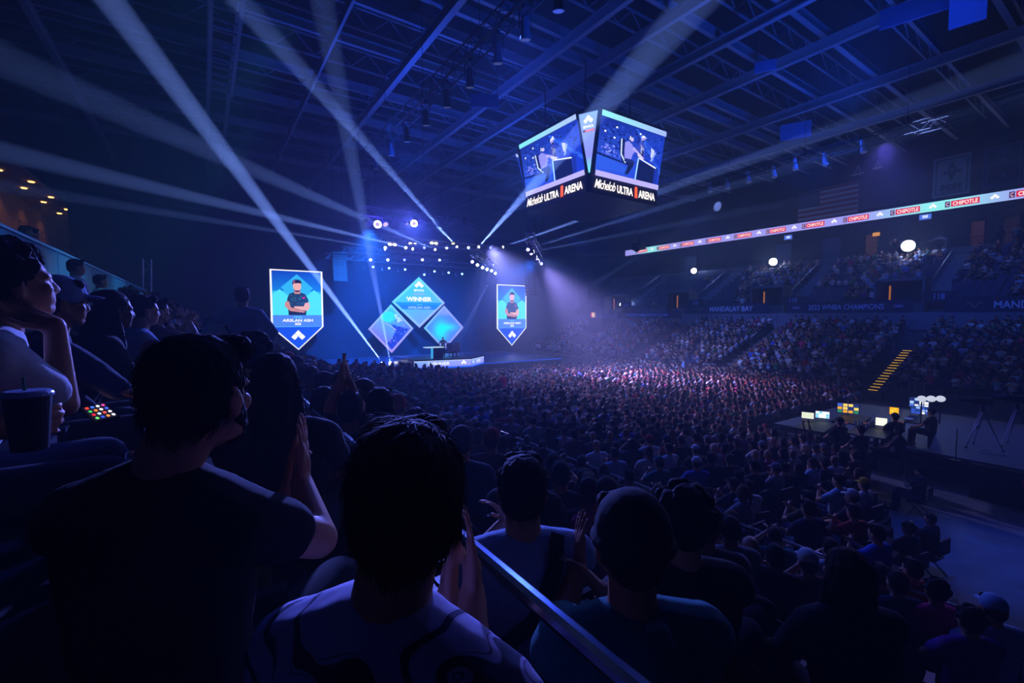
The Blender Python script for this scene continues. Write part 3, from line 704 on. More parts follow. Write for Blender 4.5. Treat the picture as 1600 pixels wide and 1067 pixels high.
def shrink(TL, TR, BR, BL):
    TL2 = TL.lerp(TR, g); TR2 = TR.lerp(TL, g * .2); BL2 = BL.lerp(BR, g); BR2 = BR.lerp(BL, g * .2); return TL2, TR2, BR2, BL2
faces = [(top[6], top[7], bot[7], bot[6], -.06), (top[0], top[1], bot[1], bot[0], 0.), (top[2], top[3], bot[3], bot[2], 0.), (top[4], top[5], bot[5], bot[4], 0.)]
for TL, TR, BR, BL, sh in faces: big_screen(*shrink(TL, TR, BR, BL), sh)
# corner panel between screens
for i, j in ((7, 0), (3, 4)):
    a = bot[i].lerp(bot[j], .42); b_ = bot[i].lerp(bot[j], .58); c = top[j].lerp(top[i], .05); d = top[i].lerp(top[j], .05)
    m = MB(); pl = QuadPlane(a, b_, c, d)
    m.add([pl.pt(0, .03, 1), pl.pt(1, .03, 1), pl.pt(1, .3, 1), pl.pt(0, .3, 1)], [(0, 1, 2, 3)], [C('70f0f8'), C('70f0f8'), C('8a90ff'), C('8a90ff')])
    m.add([pl.pt(0, .3, 1), pl.pt(1, .3, 1), pl.pt(1, .98, 1), pl.pt(0, .98, 1)], [(0, 1, 2, 3)], [C('8a90ff'), C('8a90ff'), C('8cb4ff'), C('8cb4ff')])
    u = (c - d).normalized(); vv = (d.lerp(c, .5) - a.lerp(b_, .5)).normalized(); w = (c - d).length; hh = (d - a).length
    pp = Plane(a.lerp(b_, .5) + pl.n * .05, u, vv)
    arrow_logo(pp, m, 0, hh * .84, w * .52, C('ffffff'), 2)
    pp.text(m, 'EVO', 0, hh * .745, w * .52, hh * .04, C('ffffff'), 2, .05)
    pp.rect(m, -w * .29, hh * .665, w * .30, hh * .70, C('d01838'), 2); pp.rect(m, -w * .29, hh * .665, -w * .18, hh * .70, C('402040'), 3)
    pp.text(m, 'CHIPOTLE', w * .06, hh * .683, w * .42, hh * .02, C('ffd8e0'), 4, .02)
    m.build('corner_panel', SCREEN, sb)
# arena name on the band
def arena_name(A, B, zc, h):
    u = (B - A).normalized(); L = (B - A).length; pl = Plane(Vector((A.x, A.y, zc)), u, (0, 0, 1)); pl.o += pl.n * .05
    m = MB(); wht = C('fff6f0')
    pl.text(m, 'Michelob', L * .18, .06, L * .30, h * .56, wht, 1, .008, .45, .9)
    pl.text(m, 'ULTRA', L * .475, 0, L * .24, h * .5, wht, 1, .03)
    pl.poly(m, [(L * .625, -h * .36), (L * .645, -h * .26), (L * .665, -h * .36), (L * .665, h * .36), (L * .645, h * .42), (L * .625, h * .36)], C('ff5a28'), 1)
    pl.text(m, 'ARENA', L * .82, 0, L * .27, h * .5, wht, 1, .03)
    m.build('name_sign', attr_mat('sign_letters', 1.6), sb, label='lit white letters of the arena name')
zc = (z0 + z1) / 2
for i, j in ((6, 7), (0, 1), (2, 3), (4, 5)): arena_name(bot[i], bot[j], zc, .95)
m = MB(); pl = Plane(Vector(((bot[0].x + bot[4].x) / 2, (bot[0].y + bot[4].y) / 2, z0 - .02)), (1, 0, 0), (0, -1, 0))
pl.text(m, 'Michelob', -1, .5, 2.2, .5, C('46507a'), 0, .02, .3); pl.text(m, 'ULTRA', 1.2, .5, 1.4, .4, C('46507a'), 0, .02); pl.text(m, 'ARENA', 1.2, -.3, 1.4, .4, C('46507a'), 0, .02)
m.build('underside_lettering', PAINT, sb)
for sx in (-1, 1):
    for sy in (-1, 1): MB().tube([(cx_ + sx * 2, cyy + sy * 2, zt), (cx_ + sx * 2, cyy + sy * 2, 21)], .04, 5).build('hanging_cable', M_DARK, sb)
for i, p in enumerate(((-1, 0), (0, -1))):
    c = Vector((cx_ + p[0] * 3.6, cyy + p[1] * 3.6, zt - 2)); l = bpy.data.lights.new('screen_glow', 'AREA'); l.shape = 'RECTANGLE'
    l.size = 6; l.size_y = 3.4; l.energy = 150; l.color = (.2, .35, 1)
    o = bpy.data.objects.new('screen_glow', l); COL.objects.link(o); o.location = c + Vector((p[0], p[1], 0)) * .4; aim(o, c + Vector((p[0] * 4, p[1] * 4, -1.)))
# ------------------------------------------------------------ ribbon board (right side)
XR = 55.6; ya = P(977, 400, x=XR).y; zt_ = P(1500, 309, x=XR).z; zb2 = P(1500, 324, x=XR).z
rbn = empty('ribbon_board', (XR, 26, zb2), 'long bright ribbon display along the right balcony with red sponsor boxes', 'led screen')
MB().box((XR + .2, (ya - 5) / 2, (zt_ + zb2) / 2), (.3, ya + 5, zt_ - zb2 + .15)).build('display_housing', M_BLACK, rbn)
pl = Plane((XR, ya, zb2), (0, -1, 0), (0, 0, 1)); h = zt_ - zb2; Lr = ya + 4; m = MB()
N = 60
def rc(t):
    g = math.exp(-((t * Lr - (ya - P(1465, 320, x=XR).y)) / 3.5) ** 2) + math.exp(-((t * Lr - 5) / 2.) ** 2)
    g = min(1, g); A = C('9c9cf6'); B = C('8cf0f0'); return tuple(A[q] * (1 - g) + B[q] * g for q in range(3))
for i in range(N):
    m.add([pl.pt(Lr * i / N, 0), pl.pt(Lr * (i + 1) / N, 0), pl.pt(Lr * (i + 1) / N, h), pl.pt(Lr * i / N, h)], [(0, 1, 2, 3)], [rc(i / N), rc((i + 1) / N), rc((i + 1) / N), rc(i / N)])
y418 = P(1418, 328, x=XR).y; y508 = P(1508, 313, x=XR).y; stp = y418 - y508
i = -2
while True:
    yc = y508 + i * stp; i += 1
    if yc > ya - .8: break
    if yc < -3: continue
    x = ya - yc; w = stp * .46
    pl.rect(m, x - w * .5, h * .2, x + w * .5, h * .8, C('d8142e'), 1)
    pl.rect(m, x - w * .72, h * .2, x - w * .54, h * .8, C('4a1c48'), 1); pl.text(m, 'C', x - w * .63, h * .5, w * .1, h * .4, C('e8d0f0'), 2, .02)
    pl.text(m, 'CHIPOTLE', x, h * .5, w * .88, h * .4, C('ffeef0'), 2, .03)
    if x + stp * .5 < Lr: arrow_logo(pl, m, x + stp * .46, h * .5, w * .32, C('ffffff'), 2)
m.build('display', SCREEN, rbn)
l = bpy.data.lights.new('ribbon_glow', 'AREA'); l.shape = 'RECTANGLE'; l.size = 46; l.size_y = 1; l.energy = 500; l.color = (.25, .35, 1)
o = bpy.data.objects.new('ribbon_glow', l); COL.objects.link(o); o.location = (XR - .35, ya / 2, (zt_ + zb2) / 2); aim(o, (XR - 10, ya / 2, (zt_ + zb2) / 2 - .5))
# ------------------------------------------------------------ banners and flag on the right upper wall
XB = 55.55
def wall_sheet(name, pxa, pya, pxb, pyb, label, cat, draw, cols, X=55.68):
    a = P(pxa, pya, x=X); b_ = P(pxb, pyb, x=X); w = a.y - b_.y; zt2 = P((pxa + pxb) / 2, pya, x=X).z
    zt2 = a.z; zb3 = b_.z
    if zb3 > zt2: zt2, zb3 = zb3, zt2
    m = MB(); t = empty(name, (X, (a.y + b_.y) / 2, zb3), label, cat)
    MB().box((X + .03, (a.y + b_.y) / 2, (zt2 + zb3) / 2), (.03, w, zt2 - zb3)).build('cloth', mat('cloth_' + cols, cols, .9), t)
    pl = Plane((X, a.y, zb3), (0, -1, 0), (0, 0, 1)); draw(pl, m, w, zt2 - zb3); m.build('print', PAINT, t)
    MB().tube([(X, a.y + .1, zt2), (X, b_.y - .1, zt2)], .04, 6).build('hanging_pole', M_ALU, t)
def d_champ(pl, m, w, h):
    dk = C('10203c'); 
    for k, t in ((.09, .025),):
        for x0, y0, x1, y1 in ((k, k * .7, 1 - k, k * .7), (k, 1 - k * .7, 1 - k, 1 - k * .7), (k, k * .7, k, 1 - k * .7), (1 - k, k * .7, 1 - k, 1 - k * .7)): pl.line(m, x0 * w, y0 * h, x1 * w, y1 * h, t * w, dk, 1)
    pl.poly(m, [(w * .5, h * .84), (w * .36, h * .62), (w * .5, h * .36), (w * .64, h * .62)], dk, 1)
    pl.poly(m, [(w * .5, h * .77), (w * .42, h * .64), (w * .5, h * .66), (w * .58, h * .64)], C('5c78a0'), 2)
    pl.poly(m, [(w * .2, h * .54), (w * .3, h * .64), (w * .8, h * .66), (w * .76, h * .57)], C('5c78a0'), 3)
    pl.text(m, 'ACES', w * .5, h * .60, w * .52, h * .08, dk, 4, .04)
    pl.text(m, '2022', w * .5, h * .26, w * .6, h * .08, dk, 2, .04); pl.text(m, 'WORLD', w * .5, h * .175, w * .6, h * .06, dk, 2, .04); pl.text(m, 'CHAMPIONS', w * .5, h * .11, w * .58, h * .035, dk, 2, .02)
def d_champ2(pl, m, w, h):
    lt = C('5a7cb4')
    for k in (.02, .1):
        for x0, y0, x1, y1 in ((k, k * .8, 1 - k, k * .8), (k, 1 - k * .8, 1 - k, 1 - k * .8), (k, k * .8, k, 1 - k * .8), (1 - k, k * .8, 1 - k, 1 - k * .8)): pl.line(m, x0 * w, y0 * h, x1 * w, y1 * h, .02 * w, lt, 1)
    pl.text(m, '2022', w * .5, h * .86, w * .44, h * .06, lt, 2, .03); pl.text(m, 'COMMISSIONERS CUP', w * .5, h * .80, w * .46, h * .02, lt, 2)
    pl.line(m, w * .42, h * .62, w * .5, h * .72, w * .03, lt, 2); pl.line(m, w * .5, h * .72, w * .58, h * .62, w * .03, lt, 2)
    pl.text(m, 'ACES', w * .5, h * .56, w * .44, h * .055, lt, 2, .03)
    pl.poly(m, [(w * .44, h * .32), (w * .56, h * .32), (w * .52, h * .25), (w * .54, h * .22), (w * .46, h * .22), (w * .48, h * .25)], lt, 2); pl.text(m, 'CHAMPIONS', w * .5, h * .18, w * .62, h * .02, lt, 2)
wall_sheet('championship_banner', 1459, 250, 1515, 301, 'light championship banner reading ACES 2022 WORLD above the ribbon display', 'banner', d_champ, '7f97b8')
wall_sheet('championship_banner', 1538, 234, 1600, 286, 'dark outlined championship banner at the right edge', 'banner', d_champ2, '16264e')
def d_flag(pl, m, w, h):
    for i in range(13): pl.rect(m, 0, h * (12 - i) / 13, w, h * (13 - i) / 13, C('8c3a4a') if i % 2 == 0 else C('b8bcc8'), 1)
    pl.rect(m, 0, h * 6 / 13, w * .38, h, C('1c2a5c'), 2)
    for r_ in range(9):
        for c_ in range(6 if r_ % 2 == 0 else 5):
            x = w * .38 * ((c_ + (.5 if r_ % 2 == 0 else 1)) / 6); y = h * (6 / 13) + h * (7 / 13) * (r_ + .5) / 9; s = h * .022; 
            pl.poly(m, [(x + s * (1 if k % 2 == 0 else .42) * math.sin(k * math.pi / 5), y + s * (1 if k % 2 == 0 else .42) * math.cos(k * math.pi / 5)) for k in range(10)], C('c0c8d8'), 3)
wall_sheet('flag', 1248, 302, 1340, 335, 'large stars and stripes flag hanging on the upper right wall', 'flag', d_flag, 'b8bcc8')
# ------------------------------------------------------------ lettered fascia of the walkway
XF = 44.4
def fascia_sign(pxa, pxb, label, words, z=(5.55, 6.55)):
    ya = P(pxa, 480, x=XF).y; yb = P(pxb, 480, x=XF).y; w = ya - yb
    t = empty('fascia_banner', (XF, (ya + yb) / 2, z[0]), label, 'banner'); MB().box((XF + .02, (ya + yb) / 2, sum(z) / 2), (.04, w, z[1] - z[0])).build('cloth', mat('fascia_cloth', '1c2a4c', .8), t)
    pl = Plane((XF, ya, z[0]), (0, -1, 0), (0, 0, 1)); m = MB(); h = z[1] - z[0]
    for tx, x, ww, hh, cl in words:
        if tx == '~':
            for k in range(8):
                a0, a1 = k / 8, (k + 1) / 8; f = lambda q: h * (.5 + .2 * math.sin(q * 9)); pl.line(m, w * (x + .05 * (a0 - .5) * ww), f(a0), w * (x + .05 * (a1 - .5) * ww), f(a1), .06, C(cl), 2)
        else: pl.text(m, tx, w * x, h * .5, w * ww, h * hh, C(cl), 2, .02)
    m.build('lettering', PAINT, t)
fascia_sign(1070, 1202, 'dark fascia banner reading MANDALAY BAY', [('~', .2, 2.2, 1, 'b09a5a'), ('MANDALAY BAY', .58, .5, .52, 'c8dcff')])
fascia_sign(1229, 1427, 'dark fascia banner reading 2022 WNBA CHAMPIONS', [('2022 WNBA CHAMPIONS', .5, .6, .45, 'a8c4f8'), ('CHAMPIONS', .09, .065, .2, 'c0b8ff'), ('CHAMPIONS', .9, .065, .2, 'c0b8ff')])
fascia_sign(1476, 1750, 'dark fascia banner at the right edge starting MA', [('~', .2, 2.2, 1, 'b09a5a'), ('MANDALAY BAY', .6, .55, .5, 'c8dcff')])
# exhibit board and press lights on the far right platform
# ------------------------------------------------------------ people: bodies grown from tapered limbs, fused into one surface
def rcone(m, a, b, ra, rb, n=12):
    a = Vector(a); b = Vector(b); d = b - a; L = d.length
    if L < 1e-5: m.ball(a, max(ra, rb), n); return
    d /= L; k = 3; pts = []; rs = []
    for i in range(k + 1):
        t = math.pi / 2 * i / k; pts.append(a - d * ra * math.cos(t)); rs.append(max(.001, ra * math.sin(t)))
    for i in range(k + 1):
        t = math.pi / 2 * i / k; pts.append(b + d * rb * math.sin(t)); rs.append(max(.001, rb * math.cos(t)))
    m.tube(pts, rs, n)
def ell(m, c, r, rot=None, n=14):
    k = len(m.v); m.ball((0, 0, 0), r, n); c = Vector(c)
    for i in range(k, len(m.v)):
        v = Vector(m.v[i])
        if rot is not None: v = rot @ v
        m.v[i] = tuple(v + c)
def fuse(m, name, voxel, smooth=2, dec=None, disp=None):
    "one continuous surface from the overlapping pieces"
    me = m.mesh(name); o = bpy.data.objects.new(name, me); COL.objects.link(o)
    r = o.modifiers.new('r', 'REMESH'); r.mode = 'VOXEL'; r.voxel_size = voxel
    if smooth: q = o.modifiers.new('s', 'SMOOTH'); q.factor = .5; q.iterations = smooth
    if disp:
        tx = bpy.data.textures.new('n', 'CLOUDS'); tx.noise_scale = disp[1]
        q = o.modifiers.new('d', 'DISPLACE'); q.texture = tx; q.strength = disp[0]; q.mid_level = .5
    if dec: q = o.modifiers.new('c', 'DECIMATE'); q.ratio = dec
    dg = bpy.context.evaluated_depsgraph_get(); e = o.evaluated_get(dg)
    out = bpy.data.meshes.new_from_object(e); out.name = name; out.materials.clear()
    bpy.data.objects.remove(o); bpy.data.meshes.remove(me)
    out.polygons.foreach_set('use_smooth', [True] * len(out.polygons)); return out
def V(*a): return Vector(a)
def ik(a, b, l1, l2, pole):
    "elbow / knee between a and b"
    a, b = Vector(a), Vector(b); d = b - a; L = min(d.length, (l1 + l2) * .999)
    b2 = a + d.normalized() * L; x = (l1 * l1 - l2 * l2 + L * L) / (2 * L); h = math.sqrt(max(0, l1 * l1 - x * x))
    p = Vector(pole) - d.normalized() * Vector(pole).dot(d.normalized())
    return a + d.normalized() * x + p.normalized() * h, b2
def skeleton(pose, arms, turn=0., lean=0., sc=1., fat=1.):
    "joint positions; local +Y is where the lap points; turn rotates the upper body, head turns a bit more"
    J = {}
    if pose == 'sit':
        J['hip'] = V(0, 0, .50)
        for s, k in ((-1, 'l'), (1, 'r')):
            J['th' + k] = V(s * .10, .0, .50); J['kn' + k] = V(s * .15, .44, .52); J['an' + k] = V(s * .15, .46, .09); J['to' + k] = V(s * .17, .62, .04)
    else:
        J['hip'] = V(0, 0, .95)
        for s, k in ((-1, 'l'), (1, 'r')):
            J['th' + k] = V(s * .10, 0, .93); J['kn' + k] = V(s * .11, .03, .50); J['an' + k] = V(s * .11, 0, .08); J['to' + k] = V(s * .13, .16, .04)
    RT = Matrix.Rotation(turn, 3, 'Z'); LN = Matrix.Rotation(-lean, 3, 'X')
    h = J['hip']
    def up(v): return h + RT @ (LN @ Vector(v))
    J['waist'] = up((0, -.02, .18)); J['chest'] = up((0, -.02, .38)); J['neck'] = up((0, -.02, .53)); 
    J['shl'] = up((-.178, -.02, .452)); J['shr'] = up((.178, -.02, .452))
    J['head'] = J['neck'] + RT @ V(0, .025 + lean * .06, .138)
    A = {'lap': (V(-.12, .38, .12), V(.12, .38, .12), V(-1, -.3, -.5)), 'clap': (V(-.02, .30, .42), V(.02, .30, .42), V(-1, 0, -1)),
         'claphigh': (V(-.02, .26, .62), V(.02, .26, .62), V(-1, 0, -1)), 'cross': (V(.12, .22, .30), V(-.12, .24, .27), V(-1, .2, -.6)),
         'chin': (V(.03, .20, .52), V(.10, .38, .10), V(-.6, .8, -1)), 'up': (V(-.16, .10, 1.0), V(.16, .10, 1.0), V(-1, .4, 0)),
         'phone': (V(-.05, .33, .48), V(.05, .33, .48), V(-1, 0, -1)), 'side': (V(-.26, .02, .0), V(.26, .02, .0), V(-1, -.4, 0))}[arms]
    for k, s, w in (('l', 1, A[0]), ('r', -1, A[1])):
        pole = RT @ V(A[2].x * s, A[2].y, A[2].z)
        e, wr = ik(J['sh' + k], up(w), .29, .26, pole); J['el' + k] = e; J['wr' + k] = wr
    J['turn'] = RT; J['face'] = RT
    return J
def hand(m, w, d, palm, fing, curl=.5, s=1., thumb=1, spread=.12, n=8):
    "palm with four fingers of unequal length and a thumb leaving its side; d along the hand, palm = palm normal"
    d = Vector(d).normalized(); p = Vector(palm); p = (p - d * p.dot(d)).normalized(); x = d.cross(p).normalized() * thumb
    for i in range(4):
        o = (i - 1.5) * .020 * s; rcone(m, w + x * o * .7, w + d * .085 * s + x * o, .013 * s, .012 * s, n)
    rcone(m, w, w + d * .05 * s, .022 * s, .022 * s, n)
    for i, L in enumerate((.058, .072, .078, .070)):        # little finger ... index
        base = w + d * .088 * s + x * (i - 1.5) * .021 * s; a = curl * .5; dd = (d + x * spread * (i - 1.5) / 1.5).normalized(); r = (.0075, .0085, .009, .0085)[i] * s
        for f, k in ((.45, 1), (.32, 1), (.23, 1)):
            v = dd * math.cos(a) + p * math.sin(a); q = base + v * L * f * s; rcone(m, base, q, r, r * .92, n); base = q; r *= .92; a += curl * .75
    b0 = w + d * .022 * s + x * .026 * s; dd = (d * .75 + x * .75 + p * .35).normalized(); q = b0 + dd * .04 * s; rcone(m, b0, q, .013 * s, .011 * s, n)
    dd = (d * 1.0 + x * .25 + p * (.3 + curl * .4)).normalized(); rcone(m, q, q + dd * .034 * s, .0105 * s, .009 * s, n)
def head_prims(m, h, F, n=16, beard=0, nose=1.):
    "skull, jaw, brow, nose, lips, ears; F = face rotation (+Y forward)"
    def at(x, y, z): return Vector(h) + F @ V(x, y, z)
    ell(m, at(0, -.012, .032), (.074, .094, .088), F, n); ell(m, at(0, .02, -.03), (.060, .068, .078), F, n)
    ell(m, at(0, .047, -.078), (.034, .034, .028), F, n)                                    # chin
    for s in (-1, 1):
        rcone(m, at(s * .052, -.005, -.035), at(s * .026, .05, -.08), .022, .018, 8)           # jaw
        ell(m, at(s * .04, .06, -.018), (.02, .02, .02), F, 8)                                # cheek
        rcone(m, at(s * .012, .082, .022), at(s * .045, .068, .022), .010, .008, 6)            # brow
        ell(m, at(s * .078, -.008, -.008), (.010, .020, .032), F, 10)                          # ear
    rcone(m, at(0, .080, .014), at(0, .093 * nose, -.022), .008, .0125, 8)                    # nose
    for s in (-1, 1): ell(m, at(s * .012, .088, -.026), (.009, .01, .008), F, 6)
    rcone(m, at(-.018, .078, -.050), at(.018, .078, -.050), .007, .007, 6); rcone(m, at(-.014, .076, -.060), at(.014, .076, -.060), .008, .008, 6)
def body_prims(J, fat=1., fingers=True, curl=.5, headn=16, hands=('l', 'r')):
    m = MB(); RTm = J['turn']; F = J['face']; k = fat
    head_prims(m, J['head'], F, headn)
    rcone(m, J['neck'] - V(0, 0, .04), J['head'] + F @ V(0, -.02, -.02), .061, .058)
    rcone(m, J['waist'], J['chest'], .125 * k, .135 * k); ell(m, J['hip'], (.155 * k, .12 * k, .12), RTm)
    for s, c in ((-1, 'l'), (1, 'r')):
        o = RTm @ V(s * .07, 0, 0)
        rcone(m, J['waist'] + o * k, J['chest'] + o, .10 * k, .115 * k)
        rcone(m, J['neck'] - V(0, 0, .02), J['sh' + c], .05, .06)
        rcone(m, J['sh' + c], J['el' + c], .054, .043); rcone(m, J['el' + c], J['wr' + c], .042, .027)
        rcone(m, J['th' + c], J['kn' + c], .085 * k, .058); rcone(m, J['kn' + c], J['an' + c], .056, .038)
        rcone(m, J['an' + c] + V(0, -.03, -.03), J['to' + c], .04, .032)
        if fingers and c in hands:
            d = (J['wr' + c] - J['el' + c]).normalized(); pal = J.get('pal' + c) or (RTm @ V(-s, 0, 0)); d = J.get('hd' + c) or (d + V(0, 0, .25)).normalized()
            hand(m, J['wr' + c], d, pal, 1, J.get('cu' + c, curl), 1., -s if c == 'l' else -s, n=6)
        elif not fingers:
            d = (J['wr' + c] - J['el' + c]).normalized(); rcone(m, J['wr' + c], J['wr' + c] + d * .12, .03, .03, 8)
    return m
def shirt_prims(J, fat=1., sleeve=.55, long=False, pad=.014):
    m = MB(); RTm = J['turn']; k = fat
    rcone(m, J['hip'] + V(0, 0, .02), J['chest'], .14 * k + pad, .14 * k + pad)
    for s, c in ((-1, 'l'), (1, 'r')):
        o = RTm @ V(s * .075, 0, 0)
        rcone(m, J['hip'] + o * .8 + V(0, 0, .02), J['waist'] + o * k, .105 * k + pad, .10 * k + pad); rcone(m, J['waist'] + o * k, J['chest'] + o, .10 * k + pad, .115 * k + pad)
        rcone(m, J['neck'] - V(0, 0, .045), J['sh' + c] + V(0, 0, -.005), .064 + pad, .067 + pad)
        if sleeve > 0:
            e = J['sh' + c].lerp(J['el' + c], 1. if long else sleeve); rcone(m, J['sh' + c], e, .062 + pad, .056 + pad if not long else .05 + pad)
            if long: rcone(m, J['el' + c], J['el' + c].lerp(J['wr' + c], .9), .048 + pad, .034 + pad)
    return m
def trouser_prims(J, fat=1., pad=.012, full=True):
    m = MB(); ell(m, J['hip'] + V(0, 0, -.01), (.165 * fat + pad, .135 * fat, .125), J['turn'])
    for c in ('l', 'r'):
        rcone(m, J['th' + c], J['kn' + c], .09 * fat + pad, .066 + pad); rcone(m, J['kn' + c], J['kn' + c].lerp(J['an' + c], .92 if full else .3), .064 + pad, .052 + pad if full else .06 + pad)
    return m
def shoe_prims(J):
    m = MB()
    for c in ('l', 'r'): rcone(m, J['an' + c] + V(0, -.04, -.035), J['to' + c], .05, .042, 10); rcone(m, J['an' + c] + V(0, 0, .0), J['an' + c] + V(0, 0, -.02), .045, .045, 8)
    return m
def hair_prims(J, style):
    m = MB(); F = J['face']; h = J['head']
    def at(x, y, z): return h + F @ V(x, y, z)
    if style == 'bald': ell(m, at(0, -.05, .0), (.055, .045, .035), F, 12); return m
    ell(m, at(0, -.022, .045), (.084, .096, .088), F, 16); ell(m, at(0, -.05, .0), (.076, .066, .078), F, 14)
    for s in (-1, 1): ell(m, at(s * .066, -.02, .01), (.016, .04, .05), F, 8)
    if style in ('curly', 'bushy'):
        rr = random.Random(5)
        for i in range(46):
            a = rr.uniform(0, 6.28); z = rr.uniform(-.3, 1); q = math.sqrt(1 - z * z); p = V(q * math.cos(a) * .09, q * math.sin(a) * .10 - .02, z * .095 + .04)
            if p.y > .055 and p.z < .06: continue
            ell(m, h + F @ p, (.026, .026, .026), F, 6)
    if style == 'spiky':
        rr = random.Random(6)
        for i in range(60):
            a = rr.uniform(0, 6.28); z = rr.uniform(.1, 1); q = math.sqrt(1 - z * z); p = V(q * math.cos(a), q * math.sin(a), z)
            if p.y > .75: continue
            o = V(0, -.02, .045); rcone(m, h + F @ (o + p * .08), h + F @ (o + p * rr.uniform(.11, .13) + V(0, .01, .005)), .012, .003, 5)
    if style in ('long', 'longw'):
        w = .085 if style == 'long' else .1
        rcone(m, at(0, -.05, .02), at(0, -.075, -.24), w, w * .8, 12)
        for s in (-1, 1): rcone(m, at(s * .06, -.03, .03), at(s * .085, -.01, -.2), .034, .04, 8)
    if style == 'ponytail': rcone(m, at(0, -.10, .05), at(0, -.14, -.02), .03, .035, 8); rcone(m, at(0, -.14, -.02), at(0, -.13, -.17), .034, .016, 8)
    if style == 'bun': ell(m, at(0, -.09, .10), (.04, .04, .035), F, 10)
    if style == 'short':
        rcone(m, at(-.04, .05, .095), at(.04, .05, .098), .028, .028, 8)
    return m
def cap_prims(J, back=False):
    m = MB(); F = J['face']; h = J['head']; s = -1 if back else 1
    def at(x, y, z): return h + F @ V(x, y, z)
    ell(m, at(0, -.012, .058), (.09, .106, .088), F, 16)
    for x in (-.04, -.02, 0, .02, .04): rcone(m, at(x, s * .07 - .01, .045), at(x * 1.1, s * (.165 - abs(x) * .5) - .01, .035), .012, .009, 6)
    return m
def beanie_prims(J):
    m = MB(); F = J['face']; ell(m, J['head'] + F @ V(0, -.025, .055), (.093, .105, .10), F, 18)
    for i in range(20):
        a = 6.283 * i / 20; b = a + .314; r = (.09, .102)
        rcone(m, J['head'] + F @ V(r[0] * math.cos(a), r[1] * math.sin(a) - .025, .03), J['head'] + F @ V(r[0] * math.cos(b), r[1] * math.sin(b) - .025, .03), .014, .014, 6)
    return m
# cloth and skin palette ----------------------------------------------------
SKIN = [mat('skin_%d' % i, c, .55) for i, c in enumerate(('c98f70', 'a86f50', '6e4530', 'dcae90'))]
HAIRM = [mat('hair_%d' % i, c, .75, noise=.4, scale=60, spec=.15) for i, c in enumerate(('120d0c', '1e1512', '3a2618', '6a4a2a'))]
CLOTH = {n: mat('cloth_%s' % n, c, .9, noise=.06, scale=40) for n, c in {
    'black': '101116', 'charcoal': '23262c', 'navy': '1a2648', 'white': 'c8cad0', 'grey': '7c808a', 'blue': '2552c0', 'teal': '1c6a70', 'red': 'a01828',
    'magenta': 'c02070', 'purple': '6a2a86', 'green': '1f7a4a', 'pale blue': '88a4cc', 'maroon': '5a1a2a', 'olive': '4a4c2a', 'orange': 'd05a20', 'yellow': 'c8a020'}.items()}
CLOTH_W = ['black'] * 7 + ['charcoal'] * 4 + ['navy'] * 3 + ['white'] * 4 + ['grey'] * 3 + ['blue', 'teal', 'red', 'magenta', 'purple', 'green', 'pale blue', 'pale blue', 'maroon', 'olive']
def obj_from(me, name, mt, parent=None):
    me.materials.clear(); me.materials.append(mt); o = bpy.data.objects.new(name, me); COL.objects.link(o)
    if parent is not None: o.parent = parent
    return o
# crowd templates: (pose, arms, turn, hair) at two levels of detail
def make_template(pose, arms, turn, hair, hat=None, vox=.016, dec=.35, lod='mid', long=False, full=True, lean=0.):
    J = skeleton(pose, arms, turn, lean)
    bm_ = body_prims(J, 1., fingers=(lod != 'far'), headn=12)
    T = {'body': fuse(bm_, 'body', vox, 1, dec), 'shirt': fuse(shirt_prims(J, long=long), 'shirt', vox * 1.2, 2, dec),
         'trousers': fuse(trouser_prims(J, full=full), 'trousers', vox * 1.6, 2, dec), 'hair': fuse(hair_prims(J, hair), 'hair', vox * .9, 1, dec), 'shoes': fuse(shoe_prims(J), 'shoes', vox * 1.4, 1, dec)}
    if hat == 'cap': T['cap'] = fuse(cap_prims(J), 'cap', vox * .8, 1, dec)
    if hat == 'beanie': T['beanie'] = fuse(beanie_prims(J), 'beanie', vox * .8, 1, dec)
    return T
HAIRS = {'short': 'short hair', 'curly': 'curly hair', 'long': 'long hair', 'ponytail': 'a ponytail', 'spiky': 'spiky hair', 'bald': 'a shaved head', 'bun': 'hair in a bun'}
ARMW = {'lap': 'hands in lap', 'clap': 'clapping', 'claphigh': 'clapping high', 'cross': 'arms folded', 'up': 'both arms raised', 'phone': 'holding hands up before the face', 'chin': 'chin on hand', 'side': 'arms down'}
MIDT = []
for pose, arms, hair, hat in (('sit', 'clap', 'short', None), ('sit', 'lap', 'curly', None), ('sit', 'cross', 'short', None), ('sit', 'claphigh', 'long', None), ('sit', 'lap', 'ponytail', None),
                              ('sit', 'clap', 'spiky', None), ('sit', 'lap', 'short', 'cap'), ('sit', 'cross', 'bald', None), ('sit', 'clap', 'short', 'cap'), ('sit', 'phone', 'curly', None), ('sit', 'lap', 'long', None),
                              ('sit', 'chin', 'bun', None), ('sit', 'clap', 'bald', None), ('stand', 'phone', 'short', None), ('stand', 'side', 'short', None), ('stand', 'up', 'short', None)):
    MIDT.append((pose, arms, hair, hat, make_template(pose, arms, 0, hair, hat)))
def person(loc, rz, T, shirt='black', trousers='navy', skin=0, hair=0, hat='charcoal', label=None, group=None, sc=1.):
    pose, arms, hs, ht, parts = T
    b = bpy.data.objects.new('person', parts['body']); COL.objects.link(b)
    b.location = loc; b.rotation_euler = (0, 0, rz); b.scale = (sc, sc, sc); tag(b, label, 'person', group)
    for k, me in parts.items():
        mt = {'body': SKIN[skin % 4], 'shirt': CLOTH[shirt], 'trousers': CLOTH[trousers], 'hair': HAIRM[hair % 4], 'cap': CLOTH[hat], 'beanie': CLOTH[hat], 'shoes': CLOTH['charcoal']}[k]
        if not me.materials: me.materials.append(mt)
        if k == 'body': o = b
        else: o = bpy.data.objects.new(k, me); COL.objects.link(o); o.parent = b
        o.material_slots[0].link = 'OBJECT'; o.material_slots[0].material = mt
    return b
